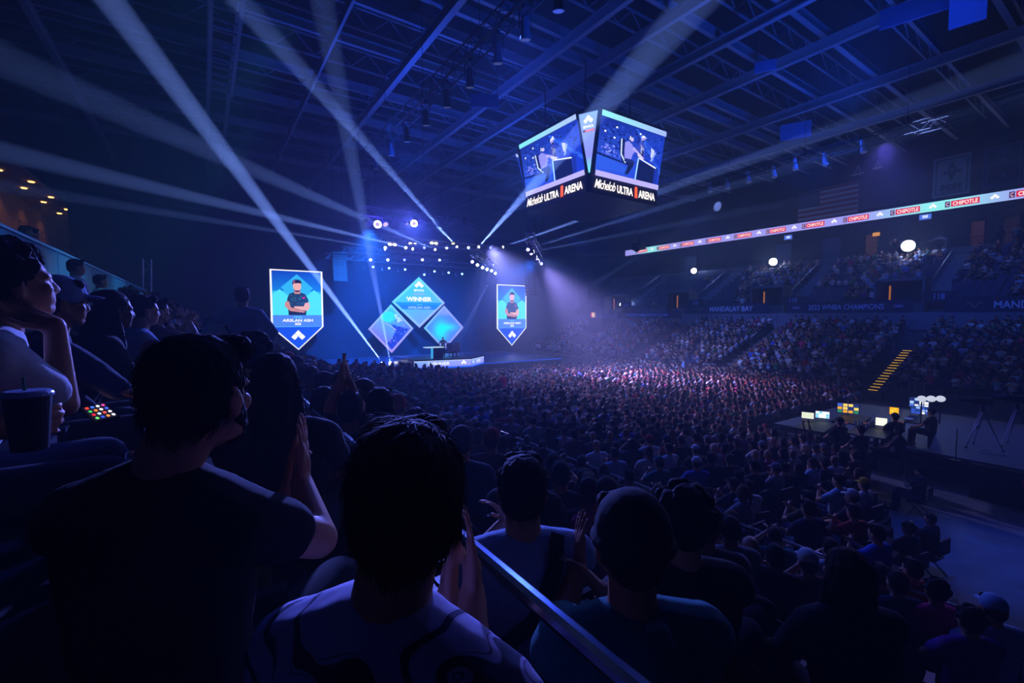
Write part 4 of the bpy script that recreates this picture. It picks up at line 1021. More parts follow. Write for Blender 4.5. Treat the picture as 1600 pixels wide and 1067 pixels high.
# ------------------------------------------------------------ templates with torso twisted towards the stage
STT = []
for pose, arms, hair, hat in (('sit', 'clap', 'short', None), ('sit', 'lap', 'curly', None), ('sit', 'lap', 'long', None), ('sit', 'claphigh', 'short', None), ('sit', 'chin', 'short', 'cap'),
                              ('sit', 'clap', 'ponytail', None), ('sit', 'lap', 'bald', None), ('sit', 'clap', 'spiky', None), ('sit', 'lap', 'short', 'cap'), ('sit', 'cross', 'curly', None),
                              ('sit', 'lap', 'short', 'beanie'), ('stand', 'phone', 'short', None), ('stand', 'side', 'short', None)):
    STT.append((pose, arms, hair, hat, make_template(pose, arms, .75 if pose == 'sit' else 0, hair, hat, vox=.013, dec=.5)))
def pick(T, arms=None, hair=None, hat=None, pose='sit'):
    best = None
    for t in T:
        sc = (t[0] == pose) * 8 + (arms is None or t[1] == arms) * 2 + (hair is None or t[2] == hair) * 2 + (t[3] == hat) * 4
        if best is None or sc > best[0]: best = (sc, t)
    return best[1]
def describe(T, shirt, hat, hairc):
    a = ['person in %s top' % shirt]
    if T[3]: a.append('with %s %s' % (hat, T[3]))
    elif T[2] != 'short': a.append('with ' + HAIRS[T[2]])
    a.append(ARMW[T[1]]); return ' '.join(a)
HIPX = [x + .32 for x, z in LROWS]
def row_of(px, py, off=1.30):
    best = None
    for k in range(len(LROWS)):
        q = P(px, py, x=HIPX[k]); 
        if q.y < 0.3 or (q - EYE).dot(FWD) <= .4: continue
        e = abs(q.z - (LROWS[k][1] + off))
        if best is None or e < best[0]: best = (e, k, q.y)
    return best
occupied = {k: [] for k in range(len(LROWS))}
DEP = [3.6, 3.4, 3.2, 2.4, 3.0, 4.2, 4.0, 4.2, 4.8, 3.3, 5.0, 5.86, 5.0, 5.4, 4.6, 4.25, 4.3, 4.4, 6.6, 7.6, 9, 8.0, 9.5, 8, 7.7, 8.5, 4.3, 2.85, 3.5, 5.3, 6.8, 7.2, 8.2, 8.8, 8.5]
EXPL = []   # hand-placed people of the lower right stand: px, head-top py, shirt, arms, hair, hat, hat colour, skin, hair colour, word
for row in (
    (877, 716, 'charcoal', 'lap', 'short', None, '', 0, 0), (921, 741, 'black', 'clap', 'short', None, '', 1, 0), (948, 749, 'magenta', 'lap', 'short', None, '', 0, 0),
    (1066, 768, 'black', 'clap', 'curly', None, '', 0, 0), (1101, 797, 'black', 'lap', 'curly', None, '', 0, 3), (1141, 795, 'grey', 'lap', 'short', None, '', 0, 0),
    (1173, 833, 'navy', 'lap', 'bald', None, '', 0, 1), (1212, 838, 'charcoal', 'lap', 'short', None, '', 0, 0), (1262, 862, 'maroon', 'chin', 'short', 'cap', 'white', 0, 0),
    (1152, 908, 'black', 'lap', 'short', 'cap', 'grey', 0, 0), (1298, 838, 'white', 'clap', 'short', None, '', 3, 1),
    (1370, 816, 'blue', 'lap', 'short', None, '', 0, 0), (1428, 824, 'red', 'lap', 'short', None, '', 0, 0), (1378, 876, 'charcoal', 'lap', 'short', None, '', 0, 0),
    (1402, 892, 'navy', 'clap', 'curly', None, '', 0, 1), (1463, 899, 'magenta', 'lap', 'curly', None, '', 1, 0), (1516, 946, 'purple', 'lap', 'ponytail', None, '', 0, 0),
    (1552, 932, 'pale blue', 'lap', 'short', 'cap', 'pale blue', 0, 0), (1334, 780, 'red', 'lap', 'short', None, '', 0, 0), (1262, 765, 'olive', 'claphigh', 'short', None, '', 0, 0),
    (1350, 742, 'white', 'lap', 'short', 'cap', 'yellow', 0, 0), (1310, 740, 'pale blue', 'lap', 'short', None, '', 0, 1), (1437, 727, 'charcoal', 'lap', 'short', None, '', 3, 0),
    (1045, 690, 'white', 'clap', 'short', None, '', 0, 0), (1030, 712, 'teal', 'clap', 'short', 'cap', 'teal', 0, 0), (1146, 740, 'charcoal', 'lap', 'short', None, '', 0, 0),
    (768, 672, 'maroon', 'lap', 'short', 'cap', 'red', 0, 0), (722, 664, 'navy', 'lap', 'short', 'beanie', 'charcoal', 0, 0), (650, 640, 'black', 'lap', 'spiky', None, '', 0, 0),
    (690, 648, 'black', 'lap', 'short', None, '', 1, 0), (1420, 790, 'black', 'lap', 'spiky', None, '', 0, 0), (1455, 775, 'charcoal', 'clap', 'short', None, '', 0, 0),
    (1170, 745, 'white', 'claphigh', 'short', None, '', 0, 0), (1212, 718, 'grey', 'lap', 'short', 'cap', 'grey', 0, 0), (960, 700, 'pale blue', 'clap', 'short', None, '', 0, 0)):
    EXPL.append(row)
def srow(k): return ordw(k - 6) + ' row below the handrail' if k >= 6 else ('row of the bearded man' if k == 5 else 'row behind the bearded man')
def heading(x, y): return math.atan2(-(17.5 - x), (39 - y))
PEOPLE = []      # every seated or standing spectator: dicts
def add_p(loc, rz, T, shirt, zone, row, key, skin=0, hair=0, hat='charcoal', trousers='navy', explicit=False, zs=0.):
    q = Vector(loc) + Vector((0, 0, 1.0)) - EYE; d = q.dot(FWD)
    if d < .35: return False
    v = MW.transposed() @ q; px = 800 + FPX * v.x / -v.z; py = 533.5 - FPX * v.y / -v.z
    if px < -60 or px > 1660 or py > 1250: return False
    PEOPLE.append(dict(loc=loc, rz=rz, T=T, shirt=shirt, zone=zone, row=row, key=key, skin=skin, hair=hair, hat=hat, trousers=trousers, d=d - (30 if explicit else 0), px=px)); return True
OCC = []
for (px, py, shirt, arms, hair, hat, hc, sk, hrc), d0 in zip(EXPL, DEP):
    best = None
    for i in range(60):
        d = d0 * (.78 + .5 * i / 60); q = P(px, py, d=d); e = abs(q.z - 1.32 - ground(q.x, q.y)) + .12 * abs(d / d0 - 1)
        if best is None or e < best[0]: best = (e, q)
    q = best[1]; T = pick(STT if q.x < LEDGE else MIDT, arms, hair, hat); side = q.x < LEDGE
    k = min(range(len(LROWS)), key=lambda k: abs(HIPX[k] - q.x)) if side else 0
    add_p((q.x, q.y, ground(q.x, q.y)), (R(-90) if side else heading(q.x, q.y)) + rng.uniform(-.12, .2), T, shirt, 'side' if side else 'floor', k if side else int((q.y - 1.7) / .8), q.y if side else q.x, sk, hrc, hc or 'charcoal', explicit=True)
    OCC.append(q)
def rand_look(TT, sit_only=True):
    while True:
        T = rng.choice(TT)
        if T[0] == 'sit' or (not sit_only and rng.random() < .5): break
    return T, rng.choice(CLOTH_W), rng.choice((0, 0, 0, 1, 1, 2, 3)), rng.choice((0, 0, 0, 0, 1, 1, 2, 3)), rng.choice(['white', 'charcoal', 'red', 'navy', 'grey', 'black']), rng.choice(['navy', 'charcoal', 'black', 'grey'])
for k, x in enumerate(HIPX):                                   # side stand, filled rows
    if k < 4: continue
    y = 1.0 + (k % 2) * .25
    while y < 36:
        y += .56 + rng.uniform(-.02, .04)
        if (k >= 9 and y < .9) or (k in (7, 8) and y < 2.4) or (k == 6 and y < 3.1) or (k < 6 and y < 6.3): continue
        if any(abs(q.x - x) < .42 and abs(q.y - y) < .48 for q in OCC): continue
        if k < 3 and rng.random() < .2: continue
        if any(abs(y - q) < .46 for q in occupied[k]): continue
        if rng.random() < .06: continue
        if 17.6 < y < 18.8: continue
        T, sh, sk, hr, hc, tr = rand_look(STT, not (k > 6 and rng.random() < .05))
        dk = sh if rng.random() < .6 else rng.choice(['black', 'charcoal', 'navy'])
        if add_p((x + rng.uniform(-.03, .03), y, LROWS[k][1] + (0 if T[0] == 'sit' else 0) + rng.uniform(-.04, .04) * 0), R(-90) + rng.uniform(-.25, .45), T, dk, 'side', k, y, sk, hr, hc, tr): occupied[k].append(y)
PLX0, PLX1, PLY1 = 18.6, 26.5, 9.2                             # technical platform
fy = 2.1; ri = 0
while fy < 30.6:                                               # arena floor, rows parallel to the stage
    x = 6.2 + (ri % 2) * .2; ci = 0
    while x < 34.4:
        x += .56 + rng.uniform(-.03, .05); ci += 1
        if PLX0 - 1.0 < x < PLX1 + .6 and fy < PLY1 + .9: continue
        if x > PLX1 and fy < 7.5: continue
        if x > 16.8 and fy < 4.2: continue
        if fy < ris_y0(x) + .35 or rng.random() < .05: continue
        if any(abs(q.x - x) < .45 and abs(q.y - fy) < .55 for q in OCC): continue
        if abs(x - 21.6) < .45 and fy > 11: continue
        T, sh, sk, hr, hc, tr = rand_look(MIDT, rng.random() > .06 or fy > 27)
        add_p((x, fy + rng.uniform(-.06, .06), ground(x, fy)), heading(x, fy) + rng.uniform(-.25, .25), T, sh, 'floor', ri, x, sk, hr, hc, tr)
    fy += .80; ri += 1
def in_aisle(y, w=.85): return any(abs(y - a) < w for a in AISLES)
for rows, kk, zn in ((LOW, .84, 'right'), (UP, .7, 'upper')):      # right stand, both tiers
    for r_, (x, z) in enumerate(rows):
        y = -1.
        while y < 47:
            y += .55
            if in_aisle(y) or (r_ > 2 and zn == 'right' and 40.6 < y < 44.6): continue
            if zn == 'upper' and r_ < 4 and any(abs(y - a - 1.9) < 1.9 for a in AISLES): continue
            f = kk
            if zn == 'upper':
                f = .78 if y < 21 else (.8 if y < 28 else .03)
                if 8 > r_ > 4 and 10.9 < y < 21: f = .35
                if (in_aisle(y + 2.0, 1.9) or in_aisle(y - .4, 1.2)) and r_ < 3: continue
            elif y > 30: f = .8
            if rng.random() > f: continue
            T, sh, sk, hr, hc, tr = rand_look(MIDT)
            add_p((x + .34, y, z), R(90) - R(rng.uniform(15, 60)), T, rng.choice([sh, sh, 'pale blue', 'white', 'grey']) if rng.random() < .5 else sh, zn, r_, y, sk, hr, hc, tr)
for r_ in range(2):                                            # upper concourse loiterers
    pass
# heroes are counted in the 300
NIND = 300 - 34
PEOPLE.sort(key=lambda p: p['d'])
IND, REST = PEOPLE[:NIND], PEOPLE[NIND:]
rows_seen = {}
for p in PEOPLE: rows_seen.setdefault((p['zone'], p['row']), []).append(p)
for v in rows_seen.values(): v.sort(key=lambda p: p['key'])
ZW = {'side': 'in the dark side stand', 'floor': 'on the packed arena floor', 'right': 'in the right stand', 'upper': 'in the upper right stand'}
for p in IND:
    T = p['T']; i = rows_seen[(p['zone'], p['row'])].index(p)
    a = '%s top' % p['shirt']
    if T[3]: a += ' and %s %s' % (p['hat'], T[3])
    elif T[2] != 'short': a += ', ' + HAIRS[T[2]]
    if p['zone'] == 'side': w = '%s, %s seat' % (srow(p['row']), ordw(i))
    else: w = 'floor row %s, %s from the stand' % (ordw(p['row']), ordw(i))
    p['obj'] = person(p['loc'], p['rz'], T, p['shirt'], p['trousers'], p['skin'], p['hair'], p['hat'], None, {'side': 'spectators in the side stand', 'floor': 'spectators on the arena floor'}.get(p['zone'], 'spectators in the right stand'), sc=rng.uniform(.96, 1.04) if T[0] == 'sit' else 1.)
    tag(p['obj'], ('person in %s, ' % a) + w, 'person')
    assert len(p['obj']['label'].split()) <= 16, p['obj']['label']
# everyone farther off: one crowd object --------------------------------------
FARC = {}
def far_template(T, twist):
    key = (T[0], T[1], T[2], T[3])
    if key in FARC: return FARC[key]
    J = skeleton(T[0], T[1], 0, 0); out = []
    for nm, mb_, vx in (('body', body_prims(J, 1., fingers=False, headn=10), .03), ('shirt', shirt_prims(J), .04), ('trousers', trouser_prims(J), .05), ('hair', hair_prims(J, T[2]), .028)) + \
            ((('hat', cap_prims(J), .026),) if T[3] == 'cap' else ()) + ((('hat', beanie_prims(J), .026),) if T[3] == 'beanie' else ()):
        me = fuse(mb_, nm, vx, 1, {'body': .22, 'shirt': .3, 'trousers': .35, 'hair': .4, 'hat': .5}[nm])
        vs = np.empty(len(me.vertices) * 3, np.float32); me.vertices.foreach_get('co', vs)
        fs = np.array([v for f in me.polygons for v in (f.vertices if len(f.vertices) == 3 else (f.vertices[0], f.vertices[1], f.vertices[2]))], np.int32).reshape(-1, 3)
        ex = np.array([(f.vertices[0], f.vertices[2], f.vertices[3]) for f in me.polygons if len(f.vertices) == 4], np.int32).reshape(-1, 3)
        out.append((nm, vs.reshape(-1, 3), np.concatenate([fs, ex]))); bpy.data.meshes.remove(me)
    FARC[key] = out; return out
SKC = [C(c) for c in ('c98f70', 'a86f50', '6e4530', 'dcae90')]; HC = [C(c) for c in ('120d0c', '1e1512', '3a2618', '6a4a2a')]
CC = {n: tuple(CLOTH[n].node_tree.nodes['Color Ramp'].color_ramp.elements[1].color)[:3] for n in CLOTH}
def crowd_mesh(lst, name, label):
    VV = []; FF = []; KK = []; o = 0
    for p in lst:
        c, s = math.cos(p['rz']), math.sin(p['rz']); sc = rng.uniform(.94, 1.05); M = np.array([[c, -s, 0], [s, c, 0], [0, 0, 1]], np.float32) * sc
        for nm, vs, fs in far_template(p['T'], 0):
            col = {'body': SKC[p['skin']], 'shirt': CC[p['shirt']], 'trousers': CC[p['trousers']], 'hair': HC[p['hair']], 'hat': CC[p['hat']]}[nm]
            VV.append(vs @ M.T + np.array(p['loc'], np.float32)); FF.append(fs + o); o += len(vs)
            KK.append(np.tile(np.array([*col, 1.], np.float32), (len(vs), 1)))
    Vv = np.concatenate(VV); Ff = np.concatenate(FF); Kk = np.concatenate(KK)
    me = bpy.data.meshes.new(name); me.vertices.add(len(Vv)); me.vertices.foreach_set('co', Vv.ravel())
    me.loops.add(len(Ff) * 3); me.loops.foreach_set('vertex_index', Ff.ravel()); me.polygons.add(len(Ff))
    me.polygons.foreach_set('loop_start', np.arange(0, len(Ff) * 3, 3, dtype=np.int32)); me.update(calc_edges=True)
    me.polygons.foreach_set('use_smooth', np.ones(len(Ff), bool))
    a = me.color_attributes.new('Col', 'FLOAT_COLOR', 'POINT'); a.data.foreach_set('color', Kk.ravel())
    me.materials.append(attr_mat('crowd_surface')); ob = bpy.data.objects.new(name, me); COL.objects.link(ob)
    tag(ob, label, 'crowd', kind='stuff'); return ob
print('PEOPLE', len(PEOPLE), 'ind', len(IND))
if REST: crowd_mesh(REST, 'crowd', 'packed crowd of distant spectators filling the floor and the right stand')
# ------------------------------------------------------------ the nearest spectators, each modelled on their own
def marble():
    m = mat('marbled_cloth', 'b4b0d8', .8); nt = m.node_tree; b = nt.nodes['Principled BSDF']
    t = nt.nodes.new('ShaderNodeTexCoord'); w = nt.nodes.new('ShaderNodeTexWave'); w.wave_type = 'BANDS'; w.bands_direction = 'DIAGONAL'
    w.inputs['Scale'].default_value = 3.4; w.inputs['Distortion'].default_value = 16; w.inputs['Detail'].default_value = 1.2; w.inputs['Detail Scale'].default_value = 1.7; w.inputs['Detail Roughness'].default_value = .45
    r = nt.nodes.new('ShaderNodeValToRGB'); e = r.color_ramp.elements; lt = (.50, .46, .70, 1); dk = (.025, .03, .08, 1)
    e[0].position = 0; e[0].color = dk; e[1].position = .10; e[1].color = dk
    for p_, c_ in ((.14, lt), (.22, lt), (.25, dk), (.28, lt), (1., lt)): q = e.new(p_); q.color = c_
    L = nt.links.new; L(t.outputs['Object'], w.inputs['Vector']); L(w.outputs['Fac'], r.inputs['Fac']); L(r.outputs['Color'], b.inputs['Base Color']); return m
def hero(name_label, headp, facing, arms='clap', pose='sit', hair='short', shirt='black', trousers='charcoal', skin=0, hairc=0, turn=0., lean=0., sleeve=.55, long=False, fat=1., hands=None,
         vox=.007, group=None, hat=None, hatc='charcoal', headturn=0., seat_z=None, shirtmat=None, strands=0, headtilt=0., curl=.4, headx=0., shdrop=0.):
    "facing = compass direction (dx,dy) of the chest; hands = {'l': (elbow, wrist, hand dir, palm dir)} in world space"
    f = Vector((facing[0], facing[1], 0)).normalized(); rz = math.atan2(-f.x, f.y); Rz = Matrix.Rotation(rz, 3, 'Z')
    J = skeleton(pose, arms, turn, lean)
    J['head'] = J['head'] + V(headx, 0, 0)
    for c in ('shl', 'shr'): J[c] = J[c] - V(0, 0, shdrop)
    root = Vector(headp) - Rz @ J['head']; inv = Rz.transposed()
    J['face'] = Matrix.Rotation(turn + headturn, 3, 'Z') @ Matrix.Rotation(-headtilt, 3, 'X')
    for c in (hands or {}):
        h = hands[c]; J['el' + c] = inv @ (Vector(h[0]) - root); J['wr' + c] = inv @ (Vector(h[1]) - root)
        if len(h) > 2: J['hd' + c] = (inv @ Vector(h[2])).normalized()
        if len(h) > 3: J['pal' + c] = (inv @ Vector(h[3])).normalized()
        if len(h) > 4: J['cu' + c] = h[4]
    b = bpy.data.objects.new('person', fuse(body_prims(J, fat, True, curl, 20), 'body', vox, 2)); COL.objects.link(b)
    b.data.materials.append(SKIN[skin]); b.location = root; b.rotation_euler.z = rz; tag(b, name_label, 'person', group)
    def part(me, nm, mt):
        me.materials.append(mt); o = bpy.data.objects.new(nm, me); COL.objects.link(o); o.parent = b; return o
    part(fuse(shirt_prims(J, fat, sleeve, long, .012), 'shirt', vox * 1.3, 3, disp=(.010, .09)), 'shirt', shirtmat or CLOTH[shirt])
    part(fuse(trouser_prims(J, fat), 'trousers', vox * 1.8, 2), 'trousers', CLOTH[trousers])
    part(fuse(shoe_prims(J), 'shoes', .012, 2), 'shoes', CLOTH['charcoal'])
    hm_ = fuse(hair_prims(J, hair), 'hair', vox * .8, 2, disp=(.012, .02)); ho = part(hm_, 'hair', HAIRM[hairc])
    if hat == 'cap': part(fuse(cap_prims(J), 'cap', .006, 2), 'cap', CLOTH[hatc])
    if hat == 'beanie': part(fuse(beanie_prims(J), 'beanie', .006, 1), 'beanie', CLOTH[hatc])
    if strands:
        rr = random.Random(9); m = MB(); n = len(hm_.vertices)
        for i in range(strands):
            v = hm_.vertices[rr.randrange(n)]; nn = v.normal; p = Vector(v.co)
            dn = Vector((rr.uniform(-.25, .25), -.5, -.85)); dn = (dn - nn * dn.dot(nn) * .9 + nn * rr.uniform(.02, .16)).normalized(); L = rr.uniform(.02, .05)
            p1 = p + dn * L * .5 + nn * .002; p2 = p1 + (dn - nn * .05).normalized() * L * .5; s = Vector((rr.uniform(-1, 1), rr.uniform(-1, 1), 0)).normalized() * .0007
            m.add([p - s, p + s, p1 + s * .8, p1 - s * .8, p2], [(0, 1, 2, 3), (3, 2, 4)])
        m.build('loose_hair', HAIRM[hairc], b, local=True)
    return b, J, root, Rz
ST = (.45, .9)
fwd0 = Vector((FWD.x, FWD.y, 0)).normalized(); rgt = Vector((fwd0.y, -fwd0.x, 0)); UPV = Vector((0, 0, 1))
def cw(px, py, d): return P(px, py, d=d)
# man in the black T-shirt, clapping
h1 = hero('bearded man in black T-shirt clapping, seen from behind at the left', cw(318, 620, .93), (.62, .78), 'clap', fat=.92, headx=.085, shdrop=.035, skin=0, hair='short', hairc=0, headturn=-.05,
          hands={'r': (cw(497, 842, 1.02), cw(470, 752, 1.14), (.1, .1, 1), (-.8, .3, .1), .15), 'l': (cw(400, 870, 1.3), cw(455, 760, 1.22), (.15, .1, 1), (.8, -.3, .1), .15)}, strands=2600, sleeve=.5)
b, J, root, Rz = h1; m = MB(); F = J['face']
for s in (-1, 1):
    for i in range(7): t_ = i / 6; ell(m, J['head'] + F @ V(s * (.066 - .05 * t_), .0 + .075 * t_, -.018 - .055 * t_), (.020, .024, .030), F, 8)
ell(m, J['head'] + F @ V(0, .062, -.082), (.034, .028, .034), F, 10)
o_ = bpy.data.objects.new('beard', fuse(m, 'beard', .006, 1, disp=(.012, .012))); COL.objects.link(o_); o_.parent = b; o_.data.materials.append(HAIRM[0])
# man in the marbled shirt, clapping
h2 = hero('person in pale marbled shirt clapping, back of head large at bottom centre', cw(634, 785, .70), (.8, .6), 'clap', fat=.95, headx=.02, shdrop=.05, skin=0, hair='short', hairc=2, shirtmat=marble(), headturn=.6,
          hands={'r': (cw(735, 1055, .80), cw(738, 925, .92), (.1, .2, 1), (-.8, .4, .1), .2), 'l': (cw(650, 1050, 1.05), cw(700, 930, .98), (.2, .2, 1), (.8, -.4, .1), .2)}, strands=3800, sleeve=.7)
h3 = hero('person in ribbed black beanie and dark teal T-shirt, right of the handrail', cw(982, 853, 1.14), (.45, .9), 'clap', hair='short', hat='beanie', hatc='black', shirt='teal', skin=1, fat=1.1, lean=.1,
          hands={'l': (cw(882, 960, 1.35), cw(905, 880, 1.5), (.2, .2, 1), (.8, -.3, .1), .2)})
h4 = hero('person in pale T-shirt with a dark strap across the back, clapping', cw(816, 768, 1.55), (.4, .92), 'clap', hair='short', shirt='pale blue', skin=0, headturn=-.2, strands=800)
# strap of h4
b, J, root, Rz = h4; m = MB()
pts = [J['shl'] + V(.0, -.10, .06), J['chest'] + V(-.02, -.165, .02), J['waist'] + V(.12, -.15, .03)]
pts = [J['shr'] + V(-.07, -.03, .085), J['shr'] + V(-.10, -.12, .02), J['chest'] + V(.0, -.165, -.04), J['waist'] + V(-.12, -.14, .05), J['waist'] + V(-.16, -.06, -.05)]
for i in range(len(pts) - 1): m.bar(pts[i], pts[i + 1], .05, .008, up=(0, -1, .2))
m.build('strap', CLOTH['black'], b, local=True)
h5 = hero('person with long straight dark hair beside the clapping bearded man', cw(432, 600, 1.85), (.4, .92), 'lap', hair='long', shirt='charcoal', skin=0, vox=.009, strands=900)
# young man, chin on his hand, cup in the other
cupc = cw(45, 655, 1.12)
h6 = hero('dark-haired man in white T-shirt leaning his cheek on his hand, holding a cup', cw(22, 446, 1.42), (.95, .15), 'chin', hair='bushy', shirt='white', trousers='navy', skin=0, hairc=0, turn=.25, lean=.45, headtilt=-.15,
          hands={'r': (cw(98, 632, 1.45), cw(86, 508, 1.42), (-.75, .1, .35), (0, -.6, .8), .5), 'l': (cw(-60, 690, 1.12), cw(-8, 668, 1.13), (.9, .35, .0), (.3, .9, 0), .9)}, strands=1800, sleeve=.7)
h7 = hero('person in pale flat-brimmed cap and glasses, denim jacket, hand on knee', cw(97, 476, 2.2), (.95, .25), 'lap', hair='short', hat='cap', hatc='pale blue', shirt='navy', long=True, skin=1, lean=.35, turn=.1,
          hands={'r': (cw(150, 585, 2.0), cw(192, 612, 1.95), (.9, .2, -.3), (0, 0, -1), .6)})
b, J, root, Rz = h7; m = MB(); F = J['face']; hh = J['head']
def fa(x, y, z): return hh + F @ V(x, y, z)
for s in (-1, 1):
    ring = [fa(s * .034 + .024 * math.cos(a), .096, .006 + .018 * math.sin(a)) for a in [i * math.pi / 6 for i in range(13)]]; m.tube(ring, .0025, 5); m.tube([fa(s * .06, .094, .01), fa(s * .08, 0, .005)], .0022, 5)
m.build('glasses', M_BLACK, b, local=True)
h8 = hero('person with a big mass of long dark hair leaning forward, left side', cw(178, 487, 2.7), (.9, .4), 'chin', hair='longw', shirt='black', skin=2, lean=.5, vox=.009, strands=900)
h9 = hero('person in light hooded top watching in profile, beyond the long-haired one', cw(226, 487, 3.5), (.9, .35), 'clap', hair='short', shirt='pale blue', long=True, skin=0, lean=.3, vox=.009)
h10 = hero('person in red top raising an arm to the face, left rows', cw(246, 487, 4.1), (.85, .5), 'claphigh', hair='short', shirt='maroon', skin=3, lean=.2, vox=.009)
h11 = hero('person in loose pale blue shirt standing with back turned, left of the pennant screen', cw(379, 464, 5.6), (.35, .94), 'side', pose='stand', hair='short', shirt='pale blue', long=True, skin=0, vox=.011, lean=.12)
h12 = hero('person with short dark hair and black top in front of the stage, left of centre', cw(594, 638, 2.75), (.4, .92), 'lap', hair='short', shirt='black', skin=2, vox=.009)
h13 = hero('person clapping with both arms stretched overhead, left of the centre', cw(548, 640, 3.0), (.4, .92), 'up', hair='short', shirt='charcoal', skin=0, vox=.008,
           hands={'l': (cw(520, 625, 3.0), cw(534, 590, 2.95), (.1, 0, 1), (.8, -.3, .1), .15), 'r': (cw(556, 625, 3.05), cw(543, 590, 3.0), (-.1, 0, 1), (-.8, .3, .1), .15)})
h14 = hero('person in glasses turning sideways, beside the raised clapping arms', cw(508, 632, 3.2), (.7, .7), 'lap', hair='short', shirt='charcoal', skin=0, vox=.009)
h15 = hero('curly-haired person behind the bearded man, next to the standing one', cw(398, 556, 2.7), (.5, .86), 'lap', hair='curly', shirt='navy', skin=0, vox=.009)
h16 = hero('dark-clothed person with very long brown hair at the lower right, seen from behind', cw(1318, 895, 2.15), (.6, .8), 'lap', hair='longw', hairc=2, shirt='charcoal', long=True, skin=0, vox=.009, lean=.2, strands=1500)
h17 = hero('person in printed black T-shirt and curly hair clapping right of the beanie', cw(1064, 815, 1.62), (.5, .86), 'clap', hair='curly', shirt='black', skin=0, vox=.008)
for k_ in ():
    pass
# cup with lid and straw, phone
c = cupc; t = empty('cup', c - V(0, 0, .07), 'dark paper cup with pale lid and green straw held at the far left', 'cup')
MB().tube([c - V(0, 0, .075), c + V(0, 0, .06)], [.034, .044], 24).build('cup_body', mat('cup_paper', '1a2030', .5), t, smooth=False)
MB().tube([c + V(0, 0, .058), c + V(0, 0, .064), c + V(0, 0, .068), c + V(0, 0, .072)], [.048, .048, .046, .040], 24).build('lid', mat('lid_plastic', '9fb0d8', .25), t)
MB().tube([c + V(.0, 0, .0), c + V(-.006, .0, .105)], .0035, 8).build('straw', mat('straw_green', '1f7a4a', .4), t)
q = [cw(137, 641, 1.9), cw(160, 662, 1.86), cw(176, 648, 1.93), cw(153, 626, 1.97)]
ctr = sum(q, Vector()) / 4; u = (q[1] - q[0]).normalized(); v0 = (q[3] - q[0]); v_ = (v0 - u * v0.dot(u)).normalized(); Lw = (q[1] - q[0]).length; Lh = v0.length
t = empty('phone', ctr, 'glowing phone showing rows of colourful app icons, held over a knee', 'phone')
pl = Plane(ctr, u, v_); pl.n = pl.n if pl.n.dot(EYE - ctr) > 0 else -pl.n
pl.n = pl.n; m = MB(); nrm = pl.n
m.prism([ctr + u * x * Lw * .54 + v_ * y * Lh * .54 for x, y in ((-1, -1), (1, -1), (1, 1), (-1, 1))], ctr, ctr - nrm * .009).build('phone_case', M_BLACK, t)
pc = t.children[0]; m = MB(); pl.o = ctr - nrm * .004
pl.rect(m, -Lw * .48, -Lh * .48, Lw * .48, Lh * .48, C('101020'), 1)
ic = ['ff4030', '3f70ff', 'ffffff', 'e040a0', '30c050', 'ff8020', 'f0f0ff', '4060ff', 'e02030', 'c0e0ff', 'ff5040', 'ffffff', '60d060', '3050e0', 'ff9040', 'f4f4ff']
for i in range(4):
    for j in range(4): pl.disc(m, Lw * (-.36 + .24 * i), Lh * (-.34 + .23 * j), Lw * .075, Lh * .075, C(ic[i * 4 + j]), 1.4, 8)
m.build('phone_screen', attr_mat('phone_pixels', 1.6), pc)
l = point(ctr + nrm * .03 - u * .03, (1, .45, .3), .035, .02)
# seats ------------------------------------------------------------------
def seat_template():
    t = empty('stadium_seat', (0, 0, 0))
    b = MB(); n = 9; m2 = 7
    vs = []
    for j in range(m2):
        z = .42 + .44 * j / (m2 - 1); w = .23 * (1 - .25 * max(0, (j - 4) / 2) ** 2)
        for i in range(n):
            a = -1 + 2 * i / (n - 1); zz = z - (.05 * a * a if j == m2 - 1 else 0); vs.append((w * a, -.20 - .05 * j / (m2 - 1) + .045 * a * a, zz))
    k = len(vs); vs += [(x, y - .022, z) for x, y, z in vs]
    fs = [(j * n + i, j * n + i + 1, (j + 1) * n + i + 1, (j + 1) * n + i) for j in range(m2 - 1) for i in range(n - 1)]
    fs += [tuple(reversed([q + k for q in f])) for f in fs]
    rim = [i for i in range(n)] + [j * n + n - 1 for j in range(1, m2)] + [(m2 - 1) * n + i for i in range(n - 2, -1, -1)] + [j * n for j in range(m2 - 2, 0, -1)]
    fs += [(rim[i], rim[(i + 1) % len(rim)], rim[(i + 1) % len(rim)] + k, rim[i] + k) for i in range(len(rim))]
    b.add(vs, fs); b.build('backrest', M_CHAIR, t, local=True, smooth=True)
    b = MB(); b.box((0, .03, .43), (.44, .42, .05)); b.box((0, .23, .42), (.42, .04, .07)); b.build('seat', M_CHAIR, t, local=True)
    for s in (-1, 1):
        b = MB(); b.box((s * .25, -.02, .62), (.04, .32, .035)); b.bar((s * .25, -.14, .62), (s * .25, -.2, .1), .035); b.build('armrest', M_DARK, t, local=True)
    b = MB(); b.bar((0, -.05, .4), (0, -.1, 0), .06); b.box((0, -.1, .01), (.2, .2, .02)); b.build('pedestal', M_DARK, t, local=True)
    return t
proto = seat_template(); first = True; ns = 0
for k, (x, z) in enumerate(LROWS):
    if k < 4: continue
    y = .75 + (k % 2) * .25; j = 0
    while y < 10:
        y += .56
        hx = HIPX[k]
        if (Vector((hx, y, z + .8)) - EYE).dot(FWD) < .75: continue
        q = Vector((hx, y, z + .8)) - EYE; v = MW.transposed() @ q
        if not (-100 < 800 + FPX * v.x / -v.z < 1700): continue
        if ns >= 130: break
        o = proto if first else copy_tree(proto); first = False; o.location = (hx - .10, y, z); o.rotation_euler.z = R(-90); j += 1; ns += 1
        tag(o, 'dark folding stadium seat, %s, %s from near end' % (srow(k), ordw(j - 1)), 'seat', 'stadium seats in the side stand')
